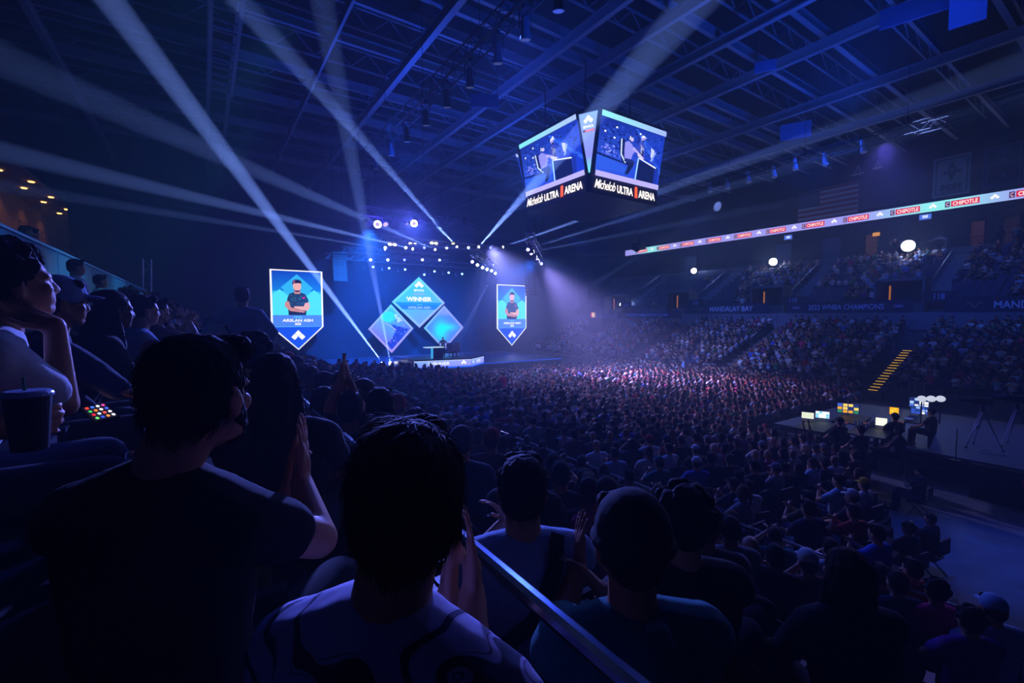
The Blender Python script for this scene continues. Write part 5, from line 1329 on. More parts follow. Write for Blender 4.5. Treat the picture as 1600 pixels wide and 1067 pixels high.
# handrail along the stand
def rail(name, x, z, ya, yb, label, h, mt=M_ALU, bars=(), posts=2.2, r=.022):
    t = empty(name, (x, (ya + yb) / 2, z - h), label, 'railing')
    MB().tube([(x, ya, z), (x, yb, z)], r, 10).build('top_rail', mt, t)
    for q in bars: MB().tube([(x, ya, z - q), (x, yb, z - q)], r * .45, 6).build('lower_rail', mt, t)
    y = ya + .1
    while y < yb: MB().tube([(x, y, z - h), (x, y, z)], r * .8, 6).build('post', mt, t); y += posts
M_RAIL = mat('rail_steel', 'a0a8b8', .2, .9)
pz = EYE.z - .64
rail('handrail', .60, pz, .15, 17.3, 'polished steel handrail running from the bottom centre up between the clapping people', EYE.z - .64 - 3.45, M_RAIL, (.22, .4))
rail('handrail', 6.0, 2.37, .6, 36, 'front rail of the side stand above the floor seating', 1.02, M_RAIL, (.25, .5), 2.4)
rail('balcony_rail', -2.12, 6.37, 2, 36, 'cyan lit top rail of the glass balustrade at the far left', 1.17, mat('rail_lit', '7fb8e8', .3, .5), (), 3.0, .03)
# ------------------------------------------------------------ right stand fittings
M_YEL = mat('nosing_paint_glow', 'ffc020', emit=.9)  # yellow nosing paint, its lit look added as emission
for i, ya_ in enumerate(AISLES):
    nmz = ordw(i)
    t = empty('aisle_stairs', (LOW[0][0] - .4, ya_, 0), 'concrete aisle stairs in the lower right stand, %s aisle from the right edge' % nmz + (', yellow-glowing nosings' if i in (1, 2) else ''), 'stairs', 'aisle stairs in the right stand')
    m = MB(); g = MB()
    for k, (x, z) in enumerate(LOW):
        for h_ in (0, 1):
            zz = z - .15 + .15 * h_ ; m.box((x - .02 + .4 * h_ - .2 + .2, ya_, zz + .02), (.42, 1.2, .08))
            if i in (1, 2) and k < 8:
                g = MB(); g.box((x - .235 + .4 * h_, ya_ + .05, zz + .045), (.02, .5, .03)); g.build('nosing_strip', M_YEL if i == 1 else mat('nosing_paint_glow_dim', 'c08020', emit=.35), t)  # painted nosings with added glow, dimmer in the other aisle
    m.box((LOW[0][0] - .6, ya_, .25), (.5, 1.2, .5))
    m.build('steps', M_CONC, t)
    for s in ((0,) if i else ()):
        pts = [(LOW[6][0], ya_ + .55, LOW[6][1] + .95), (LOW[11][0] + .6, ya_ + .55, LOW[11][1] + 1.15)]
        MB().tube(pts, .03, 6).build('handrail', M_RAIL, t)
        for q in (0, .5, 1): p = Vector(pts[0]).lerp(Vector(pts[1]), q); MB().tube([p, p - V(0, 0, 1.0)], .025, 5).build('post', M_RAIL, t)
    # vomitory beside the aisle in the upper tier
    yv = ya_ + 1.9
    v = empty('entrance_tunnel', (46.2, yv, 5.6), 'dark walk-in entrance above the fascia banners, %s from the right edge' % nmz, 'entrance', 'entrances in the right stand')
    m = MB(); m.box((46.0, yv - 1.5, 6.9), (1.5, .15, 2.6)); m.box((46.0, yv + 1.5, 6.9), (1.5, .15, 2.6)); m.box((46.0, yv, 8.15), (1.5, 3.1, .2)); m.build('surround', M_CONC, v)
    MB().box((46.6, yv, 6.85), (.1, 2.9, 2.5)).build('dark_opening', M_BLACK, v)
    MB().box((46.5, yv + .9, 6.8), (.06, .10, 1.9)).build('lit_door_edge', mat('warm_light', 'ff9c30', emit=.4), v)
    num = {1: '118', 2: '119', 3: '120', 0: '117', 4: '121'}[i]
    MB().box((45.2, ya_ - .55, 6.75), (.06, 1.9, .75)).build('number_board', mat('number_board', '141c38', .6), v)
    pl = Plane((45.15, ya_ - .55, 6.75), (0, -1, 0), (0, 0, 1)); m = MB(); pl.text(m, num, 0, 0, .62, .46, C('8fb0e0'), 1, .03); m.build('section_number', PAINT, v)
    t = empty('aisle_stairs', (UP[0][0], ya_, 5.6), 'concrete aisle stairs in the upper right stand, %s aisle from the right edge' % nmz, 'stairs', 'aisle stairs in the right stand')
    m = MB()
    for k, (x, z) in enumerate(UP): m.box((x + .1, ya_, z + .02), (.42, 1.15, .08)); m.box((x + .5, ya_, z + .2), (.42, 1.15, .4))
    m.build('steps', mat('stair_concrete', '7c8494', .8), t)
    pts = [(UP[0][0], ya_ + .55, UP[0][1] + 1.0), (UP[9][0], ya_ + .55, UP[9][1] + 1.0)]
    MB().tube(pts, .03, 6).build('handrail', M_RAIL, t)
# empty folding seats in both tiers: one object
m = MB()
def seatbox(x, y, z, rz=0):
    m.box((x + .30, y, z + .62), (.05, .46, .42)); m.box((x + .14, y, z + .42), (.30, .44, .06))
for rows in (LOW, UP):
    for x, z in rows:
        y = -1.
        while y < 47:
            y += .55
            if in_aisle(y) or (rows is LOW and x > 37.5 and 40.6 < y < 44.6) or (rows is UP and x < 49.2 and any(abs(y - a - 1.9) < 1.9 for a in AISLES)): continue
            seatbox(x + .28, y, z)
m.build('stadium_seats', mat('far_seat', '2a3a5c', .5), label='rows of dark blue folding seats filling the right stand', cat='seats', kind='stuff')
# folding chairs on the floor: one object
m = MB()
for p_ in PEOPLE:
    if p_['zone'] != 'floor': continue
    L_ = Vector(p_['loc']); Rr = Matrix.Rotation(p_['rz'], 3, 'Z')
    m.box(L_ + Rr @ V(0, -.24, .66), (.42, .03, .3), p_['rz']); m.box(L_ + Rr @ V(0, .02, .37), (.42, .38, .03), p_['rz'])
    for s_ in (-.2, .2): m.bar(L_ + Rr @ V(s_, -.24, .81), L_ + Rr @ V(s_, .16, 0), .02); m.bar(L_ + Rr @ V(s_, .16, .37), L_ + Rr @ V(s_, -.24, 0), .02)
m.build('folding_chairs', M_BLACK, label='rows of black folding chairs under the floor crowd', cat='chairs', kind='stuff')
# follow-spot lamps glaring on the balcony edge
for i, (px, py, s) in enumerate(((1084, 423, .36), (1208, 409, .42), (1419, 384, .52))):
    p = P(px, py, x=53.4); nmx = ('leftmost and smallest', 'middle', 'rightmost and largest')[i]
    t = empty('floodlight', p - V(0, 0, s * 1.2), '%s glaring white round lamp on the balcony edge of the right stand' % nmx, 'lamp', 'glaring lamps on the balcony edge')
    d = (EYE - p).normalized(); u, v, _ = basis(d)
    MB().tube([p - d * .5, p - d * .1, p], [s * .6, s * .95, s], 18).build('housing', M_FIX, t)
    mm = MB(); mm.add([p + d * .02 + (u * math.cos(a) + v * math.sin(a)) * s * .95 for a in [k * math.pi / 12 for k in range(24)]], [tuple(range(24))]); mm.build('lens', lens_mat('ffffff', 14), t)
    MB().tube([p - d * .3, p - d * .3 - V(0, 0, s * 1.6)], .05, 6).build('stand', M_DARK, t)
    q = spot(p + d * .1, (20, 18, 2), (.3, .5, 1), 1600 * s, 60, 1, s)
    point(p + d * .9 + V(0, 0, .5), (.5, .65, 1), 120, .2)
# press lights and board in the far right corner
t = empty('light_platform', P(990, 520, y=42), 'dark camera platform with four bright lamps far right of the stage', 'platform')
a = P(935, 520, y=42); b2 = P(1062, 520, y=42); zz = P(990, 497, y=42).z
MB().box(((a.x + b2.x) / 2, 42.6, zz / 2), (b2.x - a.x, 2.4, zz)).build('platform_body', M_BLACK, t)
for k in range(9):
    x = a.x + (b2.x - a.x) * k / 8; MB().tube([(x, 41.45, zz), (x, 41.45, zz + 1.0)], .03, 5).build('rail_post', M_DARK, t)
MB().tube([(a.x, 41.45, zz + 1.0), (b2.x, 41.45, zz + 1.0)], .03, 6).build('rail', M_ALU, t)
for i, (px, py) in enumerate(((972, 475.5), (984, 476), (996, 474.5), (1010, 475))):
    p = P(px, py, y=42.2); d = (EYE - p).normalized() if i < 3 else Vector((-1, -.4, 0)).normalized(); u, v, _ = basis(d)
    l_ = empty('press_lamp', (p.x, p.y, zz), '%s of the four lamps on the dark platform far right of the stage' % (('leftmost', 'second', 'third', 'rightmost, turned aside')[i]), 'lamp', 'lamps on the dark platform')
    MB().tube([p - d * .35, p], [.2, .33], 12).build('lamp_head', M_FIX, l_)
    mm = MB(); mm.add([p + d * .02 + (u * math.cos(a_) + v * math.sin(a_)) * .3 for a_ in [k * math.pi / 8 for k in range(16)]], [tuple(range(16))]); mm.build('lens', lens_mat('f4faff', 16 if i < 3 else 1.5), l_)
    MB().tube([p - d * .2, (p.x - d.x * .2, p.y - d.y * .2, zz)], .03, 6).build('stand', M_DARK, l_)
    if i < 3: point(p + d * .7, (.5, .7, 1), 60, .15)
spot(P(984, 475, y=41.8), (24, 22, 3), (.3, .45, 1), 1800, 80, 1, .5)
p = P(927, 492, y=41.3); t = empty('monitor', p, 'small screen with red and yellow picture at the left end of the dark platform', 'monitor')
MB().box(p, (.9, .08, .7)).build('monitor_body', M_BLACK, t); pl = Plane(p + V(0, -.06, 0), (1, 0, 0), (0, 0, 1)); m = MB()
for x, c_ in ((-.36, 'd04030'), (-.12, 'f0e0c0'), (.12, 'e0a030'), (.3, '30406a')): pl.rect(m, x - .1, -.28, x + .1, .28, C(c_), 1)
m.build('monitor_screen', SCREEN, t)
p = P(1010, 492, x=44.3); t = empty('fascia_banner', p, 'dark fascia banner with a web address behind the lamp platform', 'banner')
MB().box((44.42, p.y, p.z), (.04, 9.5, .8)).build('cloth', mat('fascia_cloth', '1c2a4c', .8), t); pl = Plane((44.38, p.y, p.z), (0, -1, 0), (0, 0, 1)); m = MB(); pl.text(m, 'ESTREAMSHOW.COM', 0, 0, 6, .35, C('a8c4f8'), 1); m.build('lettering', PAINT, t)
# concourse doors, small screens above the upper tier
XC = 56.9
for i, (px, wpx, lit) in enumerate(((1362, 22, '6a4a3a'), (1527, 26, '5a3a40'), (1300, 30, '223050'), (1225, 26, '222c4a'), (1080, 20, '1c2848'), (1580, 30, '3a2c40'))):
    a = P(px, 366, x=XC); b2 = P(px + wpx, 366, x=XC); w = abs(a.y - b2.y)
    t = empty('concourse_opening', (XC, a.y, 11.2), ['doorway with a warm orange glow', 'brown-lit opening at the far right', 'bluish suite wall panel left of the orange doorway', 'bluish wall panel above the middle round lamp', 'faint bluish panel near the left end of the display', 'purple-brown opening by the right frame edge'][i] + ' under the ribbon display', 'opening')
    MB().box((XC + .1, a.y, 12.6), (.12, w, 2.8)).build('opening_frame', M_BLACK, t)
    if i < 2 or i == 5: MB().box((XC, a.y, 12.5), (.1, w * .8, 2.3)).build('opening_light', mat('glow_%d' % i, lit, emit=.22), t)
    else: MB().box((XC, a.y, 12.5), (.1, w * .92, 2.6)).build('wall_panel', mat('panel_%d' % i, '3c4c78', .7), t)
p = P(1369, 366, x=56.7); MB_ = MB(); t = empty('wall_lamp', p, 'small orange-yellow lamp patch inside the upper doorway', 'lamp'); MB_.box(p, (.05, .6, .35)).build('lamp_face', mat('amber', 'ffae40', emit=.7), t)
for i, (px, py) in enumerate(((1232, 371), (1446, 339))):
    p = P(px, py, x=54.6); t = empty('hanging_monitor', p, 'small blue-white monitor hanging below the ribbon display, %s one' % ('left', 'right')[i], 'monitor'); MB().box(p, (.12, .9, .55)).build('monitor_body', M_BLACK, t)
    pl = Plane(p + V(-.07, 0, 0), (0, -1, 0), (0, 0, 1)); m = MB(); pl.rect(m, -.42, -.24, .42, .24, C('4a70e0'), 1); pl.rect(m, -.2, -.1, .2, .15, C('c8d8ff'), 2); m.build('monitor_screen', SCREEN, t); MB().tube([p, (55.9, p.y, zb2 - .02)], .03, 5).build('bracket', M_DARK, t)
rail('balcony_rail', 54.1, 12.0, -4, 48, 'long dark balcony rail above the upper right stand', .8, M_DARK, (.25, .5), 1.6, .03)
MB_ = None
# ------------------------------------------------------------ technical platform on the floor, right
pf = empty('technical_platform', (22.5, 3, 0), 'low platform with blue-lit deck carrying the production tables at the right', 'platform')
MB().box((22.5, 1.5, .95), (7.8, 15.0, .1)).build('deck', mat('platform_deck', '34456e', .5, noise=.2, scale=2), pf)
m = MB()
for k in range(9):
    y = -5.8 + 1.8 * k; m.box((18.75, y, .45), (.06, .06, .9)); m.bar((18.75, y, .9), (18.75, y + 1.7, .1), .03)
m.build('framework', M_DARK, pf)
def table(cx, cy, w, d, label, rz=0., h=.75):
    t = empty('production_table', (cx, cy, 1.0), label, 'table', None, rz)
    MB().box((0, 0, h), (w, d, .04)).build('table_top', mat('table_top', '10131c', .5), t, local=True)
    for sx in (-1, 1):
        for sy in (-1, 1): MB().box((sx * (w / 2 - .06), sy * (d / 2 - .06), h / 2), (.05, .05, h)).build('leg', M_DARK, t, local=True)
    MB().box((0, -d / 2 + .02, h / 2), (w, .02, h * .9)).build('table_skirt', M_BLACK, t, local=True)
    return t
def screen_obj(kind, px, py, z, w, h, label, cells, faceto=None, lean=.15, em=1.0):
    "laptop or monitor whose screen centre sits at the pixel, on the table height z"
    p = P(px, py, z=z + h * .5 + .06); d = Vector((EYE.x - p.x, EYE.y - p.y, 0)).normalized(); u = Vector((0, 0, 1)).cross(d)
    t = empty(kind, (p.x, p.y, z), label, kind.replace('_', ' '))
    upv = (UPV * math.cos(lean) - d * math.sin(lean)).normalized(); pl = Plane(p, u, upv); 
    def slab(c, uu, vv, W, H, T, nm, mt): 
        n = uu.cross(vv).normalized(); MB().prism([c + uu * x * W / 2 + vv * y * H / 2 for x, y in ((-1, -1), (1, -1), (1, 1), (-1, 1))], (0, 0, 0), -n * T).build(nm, mt, t)
    slab(p, u, upv, w * 1.06, h * 1.08, .02, 'display', M_BLACK)
    if kind == 'laptop': slab(Vector((p.x, p.y, z + .02)) + d * .16, u, d * -1, w * 1.06, .24, .02, 'keyboard_base', M_DARK)
    else:
        MB().tube([Vector((p.x, p.y, z)) - d * .06, p - d * .04], .02, 6).build('stand', M_DARK, t)
    m = MB(); rr = random.Random(px)
    base = cells[0]; pl.rect(m, -w / 2, -h / 2, w / 2, h / 2, C(base), 1)
    for i in range(4):
        for j in range(3):
            if len(cells) > 1: pl.rect(m, -w / 2 + w * (i + .08) / 4, -h / 2 + h * (j + .08) / 3, -w / 2 + w * (i + .9) / 4, -h / 2 + h * (j + .9) / 3, C(rr.choice(cells)), 1.5)
    m.build('screen_picture', SCREEN, t.children[0]); return t
tz_ = 1.77
def tab_at(px, py, w, d, label, rz): p = P(px, py, z=tz_); return table(p.x, p.y, w, d, label, rz)
tab_at(1275, 665, 1.6, .8, 'low production table with two laptops, leftmost on the platform', R(8))
tab_at(1330, 654, 1.7, .8, 'production table under the colourful large monitor', R(8))
tab_at(1362, 672, 1.9, .9, 'front production table with bottles and papers', R(8))
tab_at(1432, 652, 2.2, .9, 'rightmost production table crowded with monitors', R(10))
screen_obj('laptop', 1262, 649, tz_, .34, .2, 'laptop with a pale screen, leftmost on the platform', ['d8e0c8'])
screen_obj('laptop', 1285, 648, tz_, .38, .22, 'laptop with a white and cyan screen beside the pale one', ['e8f4ff', '60c8f0'])
screen_obj('monitor', 1325, 638, tz_, .62, .34, 'large monitor tiled with yellow and blue pictures over the left tables', ['20306a', 'e0a020', '4060d0', 'f0d060', '2a8050', 'c8d8ff'], lean=0)
screen_obj('monitor', 1397, 642, tz_, .24, .24, 'small glowing orange-yellow screen', ['ffb010', 'ffd040'], lean=.1)
screen_obj('monitor', 1436, 629, tz_ + .15, .52, .34, 'raised monitor with yellow and blue windows on the right table', ['20306a', 'f0c030', '5080f0', 'ffffff', 'a8c8ff'], lean=0)
screen_obj('monitor', 1438, 641, tz_, .5, .26, 'lower monitor with blue-white windows on the right table', ['203a80', '90b8ff', 'ffffff', '3050c0'], lean=.1)
screen_obj('laptop', 1377, 659, tz_, .28, .24, 'white tilted paper-like tablet on the front table', ['e8ece0'], lean=.35)
p = P(1455, 623, z=2.6)
for i in range(3):
    q = p + V(.0, 0, 0) + rgt * (.3 * i - .3); t = empty('desk_lamp', q - V(0, 0, .75), 'white glowing lamp globe behind the right monitors, %s of three' % ordw(i), 'lamp', 'glowing lamps behind the monitors')
    MB().ball(q, (.12, .12, .10), 14).build('globe', mat('globe_light', 'dfe8ff', emit=.8), t); MB().tube([q, q - V(0, 0, .8)], .02, 6).build('stem', M_DARK, t)
point(P(1430, 640, z=2.4) + V(0, 0, .4), (.8, .75, .9), 2, .15); point(P(1335, 640, z=2.3) + V(0, 0, .3), (.9, .7, .5), 1.5, .15)
rr = random.Random(4)
for i in range(7):
    p = P(1338 + i * 5 + rr.uniform(-2, 2), 668 + rr.uniform(-4, 3), z=tz_); t = empty('water_bottle', p, 'water bottle on the front production table, %s from the left' % ordw(i), 'bottle', 'bottles on the front table')
    MB().tube([p, p + V(0, 0, .14), p + V(0, 0, .17), p + V(0, 0, .2)], [.033, .033, .014, .014], 10).build('bottle_body', mat('bottle_plastic', '8aa0c8', .1), t); MB().tube([p + V(0, 0, .2), p + V(0, 0, .215)], .016, 8).build('bottle_cap', M_WHITE, t)
for i, (px, py, cl) in enumerate(((1318, 661, 'c02840'), (1352, 662, 'd06a20'), (1405, 660, 'c0602a'), (1420, 655, 'b8c8e8'))):
    p = P(px, py, z=tz_ + .02); t = empty('binder', p, ('red', 'orange', 'brown', 'pale')[i] + ' folder lying on a production table', 'folder'); MB().box(p + V(0, 0, .01), (.32, .22, .03), rz=.3).build('cover', mat('binder_%d' % i, cl, .5), t)
# tripods and camera
def tripod(px, py, h, label, spread=.42, cam_=False):
    p = P(px, py, z=1.0); top_ = p + V(0, 0, h); t = empty('camera_tripod', p, label, 'tripod', 'camera tripods on the platform')
    for k in range(3):
        a = k * 2.094 + .5; f = p + V(math.cos(a) * spread, math.sin(a) * spread, .02); lg = MB()
        for s in (-.03, .03): o_ = V(-math.sin(a) * s, math.cos(a) * s, 0); lg.tube([top_ + o_, f.lerp(top_, .45) + o_], .014, 6)
        lg.tube([f.lerp(top_, .5), f], .013, 6); lg.build('leg', mat('tripod_tube', '8890a8', .3, .7), t); MB().ball(f + V(0, 0, .01), .03, 8).build('foot', M_BLACK, t)
    MB().tube([top_ - V(0, 0, .06), top_ + V(0, 0, .12)], [.07, .05], 10).build('head', M_DARK, t)
    if cam_:
        c_ = empty('video_camera', top_ + V(0, 0, .13), 'dark broadcast camera on the tripod at the right, %s' % cam_, 'camera', 'video cameras on tripods')
        MB().box(top_ + V(0, .0, .27), (.16, .42, .22)).build('camera_body', M_BLACK, c_); MB().tube([top_ + V(0, .2, .27), top_ + V(0, .52, .27)], [.07, .1], 14).build('lens', M_DARK, c_); MB().box(top_ + V(-.15, -.1, .36), (.14, .06, .1)).build('viewfinder', M_DARK, c_)
tripod(1532, 700, 1.25, 'left tripod standing on the blue-lit platform', .5, 'left one'); tripod(1585, 698, 1.3, 'right tripod standing on the blue-lit platform', .45, 'right one')
p = P(1493, 720, z=1.0); t = empty('microphone_stand', p, 'thin dark stand at the platform edge', 'stand'); MB().tube([p, p + V(0, 0, .95)], .014, 6).build('pole', M_DARK, t); MB().tube([p, p + V(0, 0, .03)], .12, 12).build('base', M_DARK, t)
p = P(1550, 708, z=1.0); t = MB()
cp = [p + V(math.cos(a) * (.25 + .1 * math.sin(3 * a)), math.sin(a) * .3, .02 + .01 * math.sin(5 * a)) for a in [i * .35 for i in range(36)]]; t.tube(cp, .012, 6); t.build('cable', M_WHITE, label='pale cable coiled on the platform between the tripods', cat='cable')
# crew at the tables
for i, (px, py, sh, arms, rzz) in enumerate(((1312, 655, 'black', 'lap', 40), (1398, 648, 'black', 'lap', 30), (1404, 668, 'charcoal', 'lap', 70), (1345, 668, 'charcoal', 'lap', 40), (1455, 640, 'black', 'lap', 60))):
    q = P(px, py, z=2.25); person((q.x, q.y, 1.0), R(rzz - 60), pick(MIDT, arms, None, None), sh, 'black', i % 3, 0, 'black', 'crew member in %s seated at the production tables, %s from the left' % (sh, ordw([0, 2, 3, 1, 4][i])), 'crew at the production tables')
# board at the near right with the arena name
p = P(1588, 772, z=.55); t = empty('barrier_board', (p.x, p.y, 0), 'dark barrier board with part of the arena name at the right edge', 'barrier')
MB().box((18.2, p.y - .6, .5), (.08, 3.2, 1.0)).build('board', M_BLACK, t); pl = Plane((18.15, p.y - .5, .62), (0, -1, 0), (0, 0, 1)); m = MB()
pl.text(m, 'ULTRA', .1, .12, .8, .2, C('9a9ab8'), 1, .02); pl.text(m, 'ARENA', .1, -.14, .9, .2, C('9a9ab8'), 1, .02); pl.rect(m, -.48, .04, -.42, .2, C('c83050'), 1); m.build('lettering', PAINT, t)
# players on the stage ---------------------------------------------------------
def gaming_chair(p, rz, label):
    t = empty('gaming_chair', p, label, 'chair', 'gaming chairs on the player platform', rz)
    m = MB(); m.prism([V(x, -.26, z) for x, z in ((-.22, .46), (-.29, .75), (-.27, 1.05), (-.18, 1.3), (.18, 1.3), (.27, 1.05), (.29, .75), (.22, .46))], (0, 0, 0), (0, .12, 0)); m.build('backrest', mat('chair_grey', '7a7f8c', .5), t, local=True)
    m = MB(); m.box((0, .02, .46), (.52, .5, .12)); m.build('seat', M_BLACK, t, local=True)
    for s in (-1, 1): m = MB(); m.box((s * .3, 0, .68), (.08, .3, .04)); m.box((s * .3, 0, .56), (.04, .08, .24)); m.build('armrest', M_BLACK, t, local=True)
    m = MB(); m.tube([(0, 0, .06), (0, 0, .42)], .03, 8)
    for k in range(5): a = k * 1.2566; m.bar((0, 0, .08), (.3 * math.cos(a), .3 * math.sin(a), .05), .04)
    m.build('base', M_DARK, t, local=True); return t
c1 = P(702, 560, z=PZ); c2 = P(713, 559.5, z=PZ)
for i, c_ in enumerate((P(702, 559, z=PZ + .0), P(713, 558, z=PZ))):
    q = Vector((c_.x, min(c_.y, 37.5 + i * .3), PZ)); gaming_chair(q, R(-10), 'grey high-backed gaming chair on the player platform, %s one' % ('left', 'right')[i])
    if i == 0: g0 = q
    else: g1 = q
person((g1.x + .0, g1.y + .02, PZ - .02), R(-10), pick(MIDT, 'lap', 'short', None), 'blue', 'black', 0, 0, 'black', 'player seated in the right gaming chair on the stage', 'people on the player platform')
person((g0.x - .1, g0.y + 1.0, PZ), R(150), pick(MIDT, 'side', 'short', None, 'stand'), 'grey', 'black', 0, 0, 'black', 'person standing behind the left gaming chair on the stage', 'people on the player platform')
q = Vector((g0.x - 1.5, g0.y + .5, PZ)); t = empty('player_desk', q, 'glowing white desk edge left of the gaming chairs on the stage', 'desk')
MB().box(q + V(.3, 0, .92), (1.6, .8, .07)).build('desk_top', mat('desk_led', 'b8e0ff', emit=.9), t); MB().box(q + V(0, -.3, .46), (.16, .1, .9)).build('lit_leg', mat('desk_led2', '40b8ff', emit=.9), t); MB().box(q + V(.6, 0, .45), (.9, .6, .86)).build('desk_body', M_BLACK, t)
spot((17.5, 31, 10.5), (18, 37.5, 2.2), (.55, .6, 1), 7000, 20, 1, .2)
# far left: glass balustrade, end-wall advertising, warm concourse -----------------------------
gb = empty('glass_balustrade', (-2.12, 21, 5.2), 'cyan glowing glass balustrade of the upper tier at the far left', 'balustrade')
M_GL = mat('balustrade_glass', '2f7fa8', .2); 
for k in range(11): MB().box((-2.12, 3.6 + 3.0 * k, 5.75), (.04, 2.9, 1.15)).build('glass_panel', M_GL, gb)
pl = Plane((-2.08, 5.2, 6.0), (0, 1, 0), (0, 0, 1)); m = MB(); pl.text(m, 'MASTERS', -.5, .1, 2.2, .22, C('a8d8f0'), 1, .03); pl.text(m, 'ESPORTS', .6, -.25, 2.2, .2, C('a8d8f0'), 1, .03); m.build('lettering', PAINT, gb)
for y in (7, 12, 18): spot((2.2, y, 12.5), (-2.1, y, 5.8), (.1, .6, 1), 2600, 26, 1, .3)
for i, (px, py, arms, sh) in enumerate(((119, 404, 'side', 'white'), (157, 428, 'phone', 'white'), (40, 352, 'side', 'charcoal'), (52, 356, 'side', 'maroon'))):
    x_ = -1.5 if i < 2 else -2.9; q = P(px, py, x=x_); person((x_, q.y, q.z - 1.75), R(-70), pick(MIDT, arms, 'short', None, 'stand'), sh, 'charcoal', i % 3, 0, 'black',
        ['camera operator in white shirt standing at the glass balustrade, left one', 'camera operator in white shirt lifting a camera by the glass balustrade, right one', 'spectator in dark top behind the glass balustrade top left', 'spectator in maroon top behind the glass balustrade top left'][i], 'people at the glass balustrade')
YE = 60.1
xs = [106, 172, 228, 279, 346, 392, 440]
for i in range(6):
    a = P(xs[i], 360, y=YE); b2 = P(xs[i + 1] - 3, 360, y=YE); w = b2.x - a.x; t = empty('wall_advert', ((a.x + b2.x) / 2, YE, 12.4), ['dark advert reading SUPERSTARS on the far left wall', 'dark advert with green and blue lettering on the far left wall', 'blue poster of a figure holding a ball on the far left wall', 'blue poster of a figure with outstretched arm on the far left wall', 'plain dark blue poster, second from the right on the far left wall', 'dim blue poster, rightmost on the far left wall'][i], 'advert', 'adverts on the far left wall')
    c_ = ['141826', '10141e', '46648c', '46648c', '28406a', '1c2e50'][i]; z0_, z1_ = 12.5, 15.1
    MB().box(((a.x + b2.x) / 2, YE + .06, (z0_ + z1_) / 2), (w, .1, z1_ - z0_)).build('board', mat('advert_%d' % i, c_, .7), t)
    pl = Plane(((a.x + b2.x) / 2, YE, (z0_ + z1_) / 2), (1, 0, 0), (0, 0, 1)); m = MB()
    if i == 0: pl.text(m, 'SUPERSTARS', 0, .2, w * .75, .45, C('50587a'), 1, .02)
    if i == 1: pl.text(m, 'PACK &', -.3, .6, w * .5, .4, C('206a40'), 1, .02); pl.text(m, 'ALL IN', -.4, 0, w * .5, .4, C('2040a0'), 1, .02)
    if i in (2, 3):
        dk = C('101a34'); pl.disc(m, 0, .8, .18, .22, dk, 1); pl.poly(m, [(-.35, .55), (.35, .55), (.4, -1.2), (-.4, -1.2)], dk, 1); pl.poly(m, [(-.3, .5), (-1.2, .0), (-1.1, -.25), (-.2, .15)], dk, 2); pl.disc(m, -1.2, -.1, .22, .25, dk, 3)
        pl.poly(m, [(1.1, .5), (.9, 0), (1.1, -.5), (1.3, 0)], dk, 1)
    if m.v: m.build('print', PAINT, t)
    m = MB(); m.box(((a.x + b2.x) / 2, YE, z1_ + .05), (w + .1, .12, .08)); m.box(((a.x + b2.x) / 2, YE, z0_ - .05), (w + .1, .12, .08)); m.box((b2.x + .05, YE, (z0_ + z1_) / 2), (.1, .12, z1_ - z0_)); m.build('frame', M_ALU, t)
# warm concourse in the far left corner
cl = empty('concourse', (-12.1, 52, 10.1), 'warm lit concourse with ceiling downlights at the upper far left', 'concourse')
M_WARM = mat('warm_plaster', '9a7a60', .8)
MB().box((-12.2, 50, 12.3), (1.1, 20, 4.6)).build('back_wall', M_WARM, cl)
MB().box((-10.8, 50, 14.5), (3.4, 20, .15)).build('soffit', M_WARM, cl)
MB().box((-10.8, 50, 10.0), (3.4, 20, .5)).build('ledge', M_DARK, cl)
for k in range(7):
    p = V(-10.4 + .9 * (k % 2), 42.0 + 2.4 * k, 14.4); MB().tube([p, p - V(0, 0, .04)], .16, 10).build('downlight', mat('downlight', 'ffc060', emit=6), cl)
    spot(p - V(0, 0, .1), p - V(.4, 0, 5), (1, .5, .2), 60, 120, 1, .1)
rail('balcony_rail', -9.2, 11.1, 40, 59, 'thin rail in front of the warm concourse at the upper far left', .9, M_DARK, (.3,), 1.5)

# ceiling fittings: round air ducts, catwalk, hanging panels -------------------------------------
for i, (x, y0, y1, z, r, lb) in enumerate(((6.2, 3, 20, 21.3, .75, 'fat round air duct under the roof left of the long truss, near one'), (3.6, 2, 16, 21.2, .6, 'round air duct above the narrow catwalk'))):
    d_ = empty('air_duct', (x, y0, z), lb, 'duct'); MB().tube([(x, y0 + (y1 - y0) * k / 10, z) for k in range(11)], r, 20).build('duct_body', mat('duct_metal', '6a7488', .4, .6), d_, smooth=True)
    for k in range(9): MB().tube([(x, y0 + 1 + k * 1.9, z), (x, y0 + 1.12 + k * 1.9, z)], r + .05, 20).build('duct_band', M_DARK, d_)
ct = empty('catwalk', (1.5, 18, 19.4), 'narrow steel catwalk running towards the stage at the upper left', 'catwalk')
for x in (.66, 1.85): MB().box((x, 18, 19.4), (.18, 34, .22)).build('side_beam', M_BEAM, ct); MB().tube([(x, 1, 20.4), (x, 35, 20.4)], .03, 6).build('handrail', M_BEAM, ct)
m = MB()
for k in range(34): m.box((1.25, 1.5 + k, 19.4), (1.1, .08, .1)); m.tube([(.66, 1.5 + k, 19.4), (.66, 1.5 + k, 20.4)], .02, 4); m.tube([(1.85, 1.5 + k, 19.4), (1.85, 1.5 + k, 20.4)], .02, 4)
m.build('rungs', M_BEAM, ct)
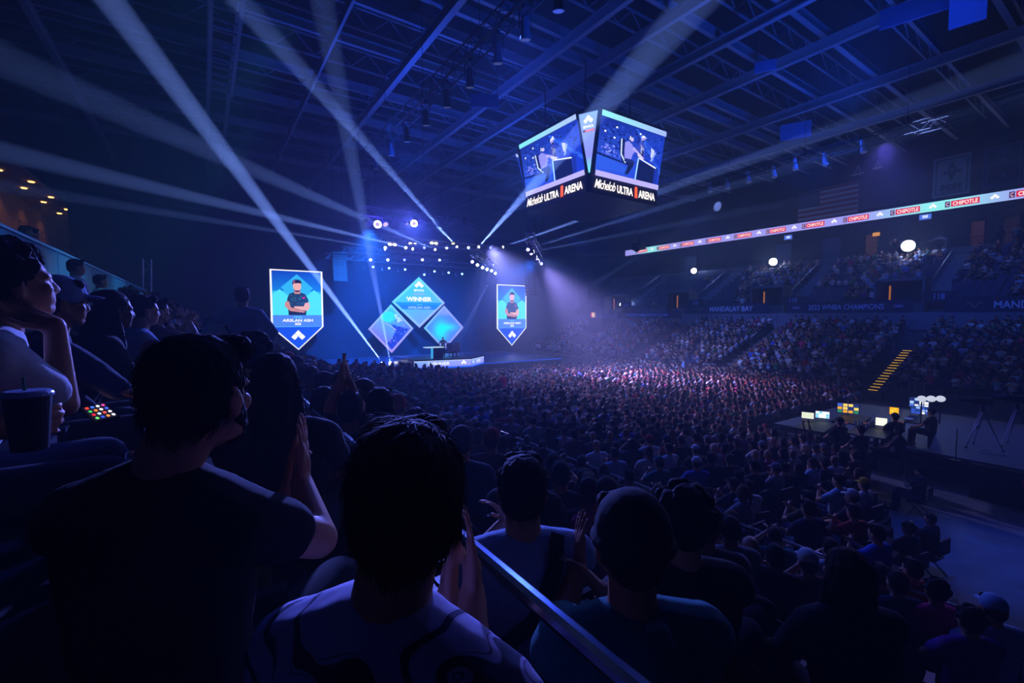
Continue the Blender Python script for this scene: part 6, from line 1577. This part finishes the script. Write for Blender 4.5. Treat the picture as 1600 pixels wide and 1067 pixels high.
for i, (px, py, d_, w, h, rx, lb) in enumerate(((1243, 204, 34, 2.0, 1.3, .2, 'bright blue rectangular panel hanging above the right lighting truss'), (1428, 14, 22, 2.6, 1.5, .5, 'large blue ceiling panel near the top right corner'), (1196, 103, 26, 1.1, .8, .4, 'small blue tilted panel under the roof, top right of scoreboard'), (1512, 14, 20, 1.2, 1.2, -.3, 'slanted blue panel at the top right corner'), (757, 157, 24, 1.5, 1.2, .6, 'dim square panel under the roof left of the scoreboard'))):
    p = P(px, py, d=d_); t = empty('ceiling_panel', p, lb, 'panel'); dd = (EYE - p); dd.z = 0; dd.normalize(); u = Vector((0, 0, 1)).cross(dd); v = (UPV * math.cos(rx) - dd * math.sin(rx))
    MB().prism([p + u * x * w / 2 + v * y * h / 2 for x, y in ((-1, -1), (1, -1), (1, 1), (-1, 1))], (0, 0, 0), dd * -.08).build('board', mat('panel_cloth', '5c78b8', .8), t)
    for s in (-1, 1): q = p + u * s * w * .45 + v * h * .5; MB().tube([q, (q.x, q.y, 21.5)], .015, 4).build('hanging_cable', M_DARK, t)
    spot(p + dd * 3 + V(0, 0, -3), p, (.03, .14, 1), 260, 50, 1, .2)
hanging_projector(998, 385, 36.0, 'dark hanging lamp cluster in front of the left end of the ribbon display', .8)
for i, (px, py) in enumerate(((1340, 272), (1371, 262))):
    p = P(px, py, x=45); t = empty('ceiling_bracket', p, 'small white-lit metal bracket under the roof edge, %s one' % ('left, larger', 'right, smaller')[i], 'bracket')
    m = MB(); s = .45 - .15 * i
    m.bar(p + V(0, -s, 0), p + V(0, s, 0), .08); m.bar(p + V(0, -s * .6, 0), p + V(0, 0, s * 1.6), .06); m.bar(p + V(0, s * .6, 0), p + V(0, 0, s * 1.6), .06); m.build('frame', M_ALU, t)
    MB().tube([p, (p.x, p.y, 21.5)], .02, 4).build('hanging_rod', M_DARK, t); spot(p + V(-2, 0, -1.5), p, (.8, .85, 1), 60, 25, .5, .05)
for i, (px, py, arms, sh) in enumerate(((1400, 357, 'side', 'charcoal'), (1398, 350, 'phone', 'black'), (1563, 337, 'side', 'charcoal'), (1590, 333, 'side', 'grey'), (1160, 447, 'side', 'white'))):
    x_ = 55.0 if i < 4 else 46.; q = P(px, py, x=x_); zz_ = 11.0 if i < 4 else 5.65
    person((x_, q.y, zz_), R(80), pick(MIDT, arms, 'short', None, 'stand'), sh, 'charcoal', i % 3, 0, 'black', 'person in %s top standing on the upper right walkway, %s from the left' % (sh, ordw([2, 1, 3, 4, 0][i])), 'people on the upper right walkway')
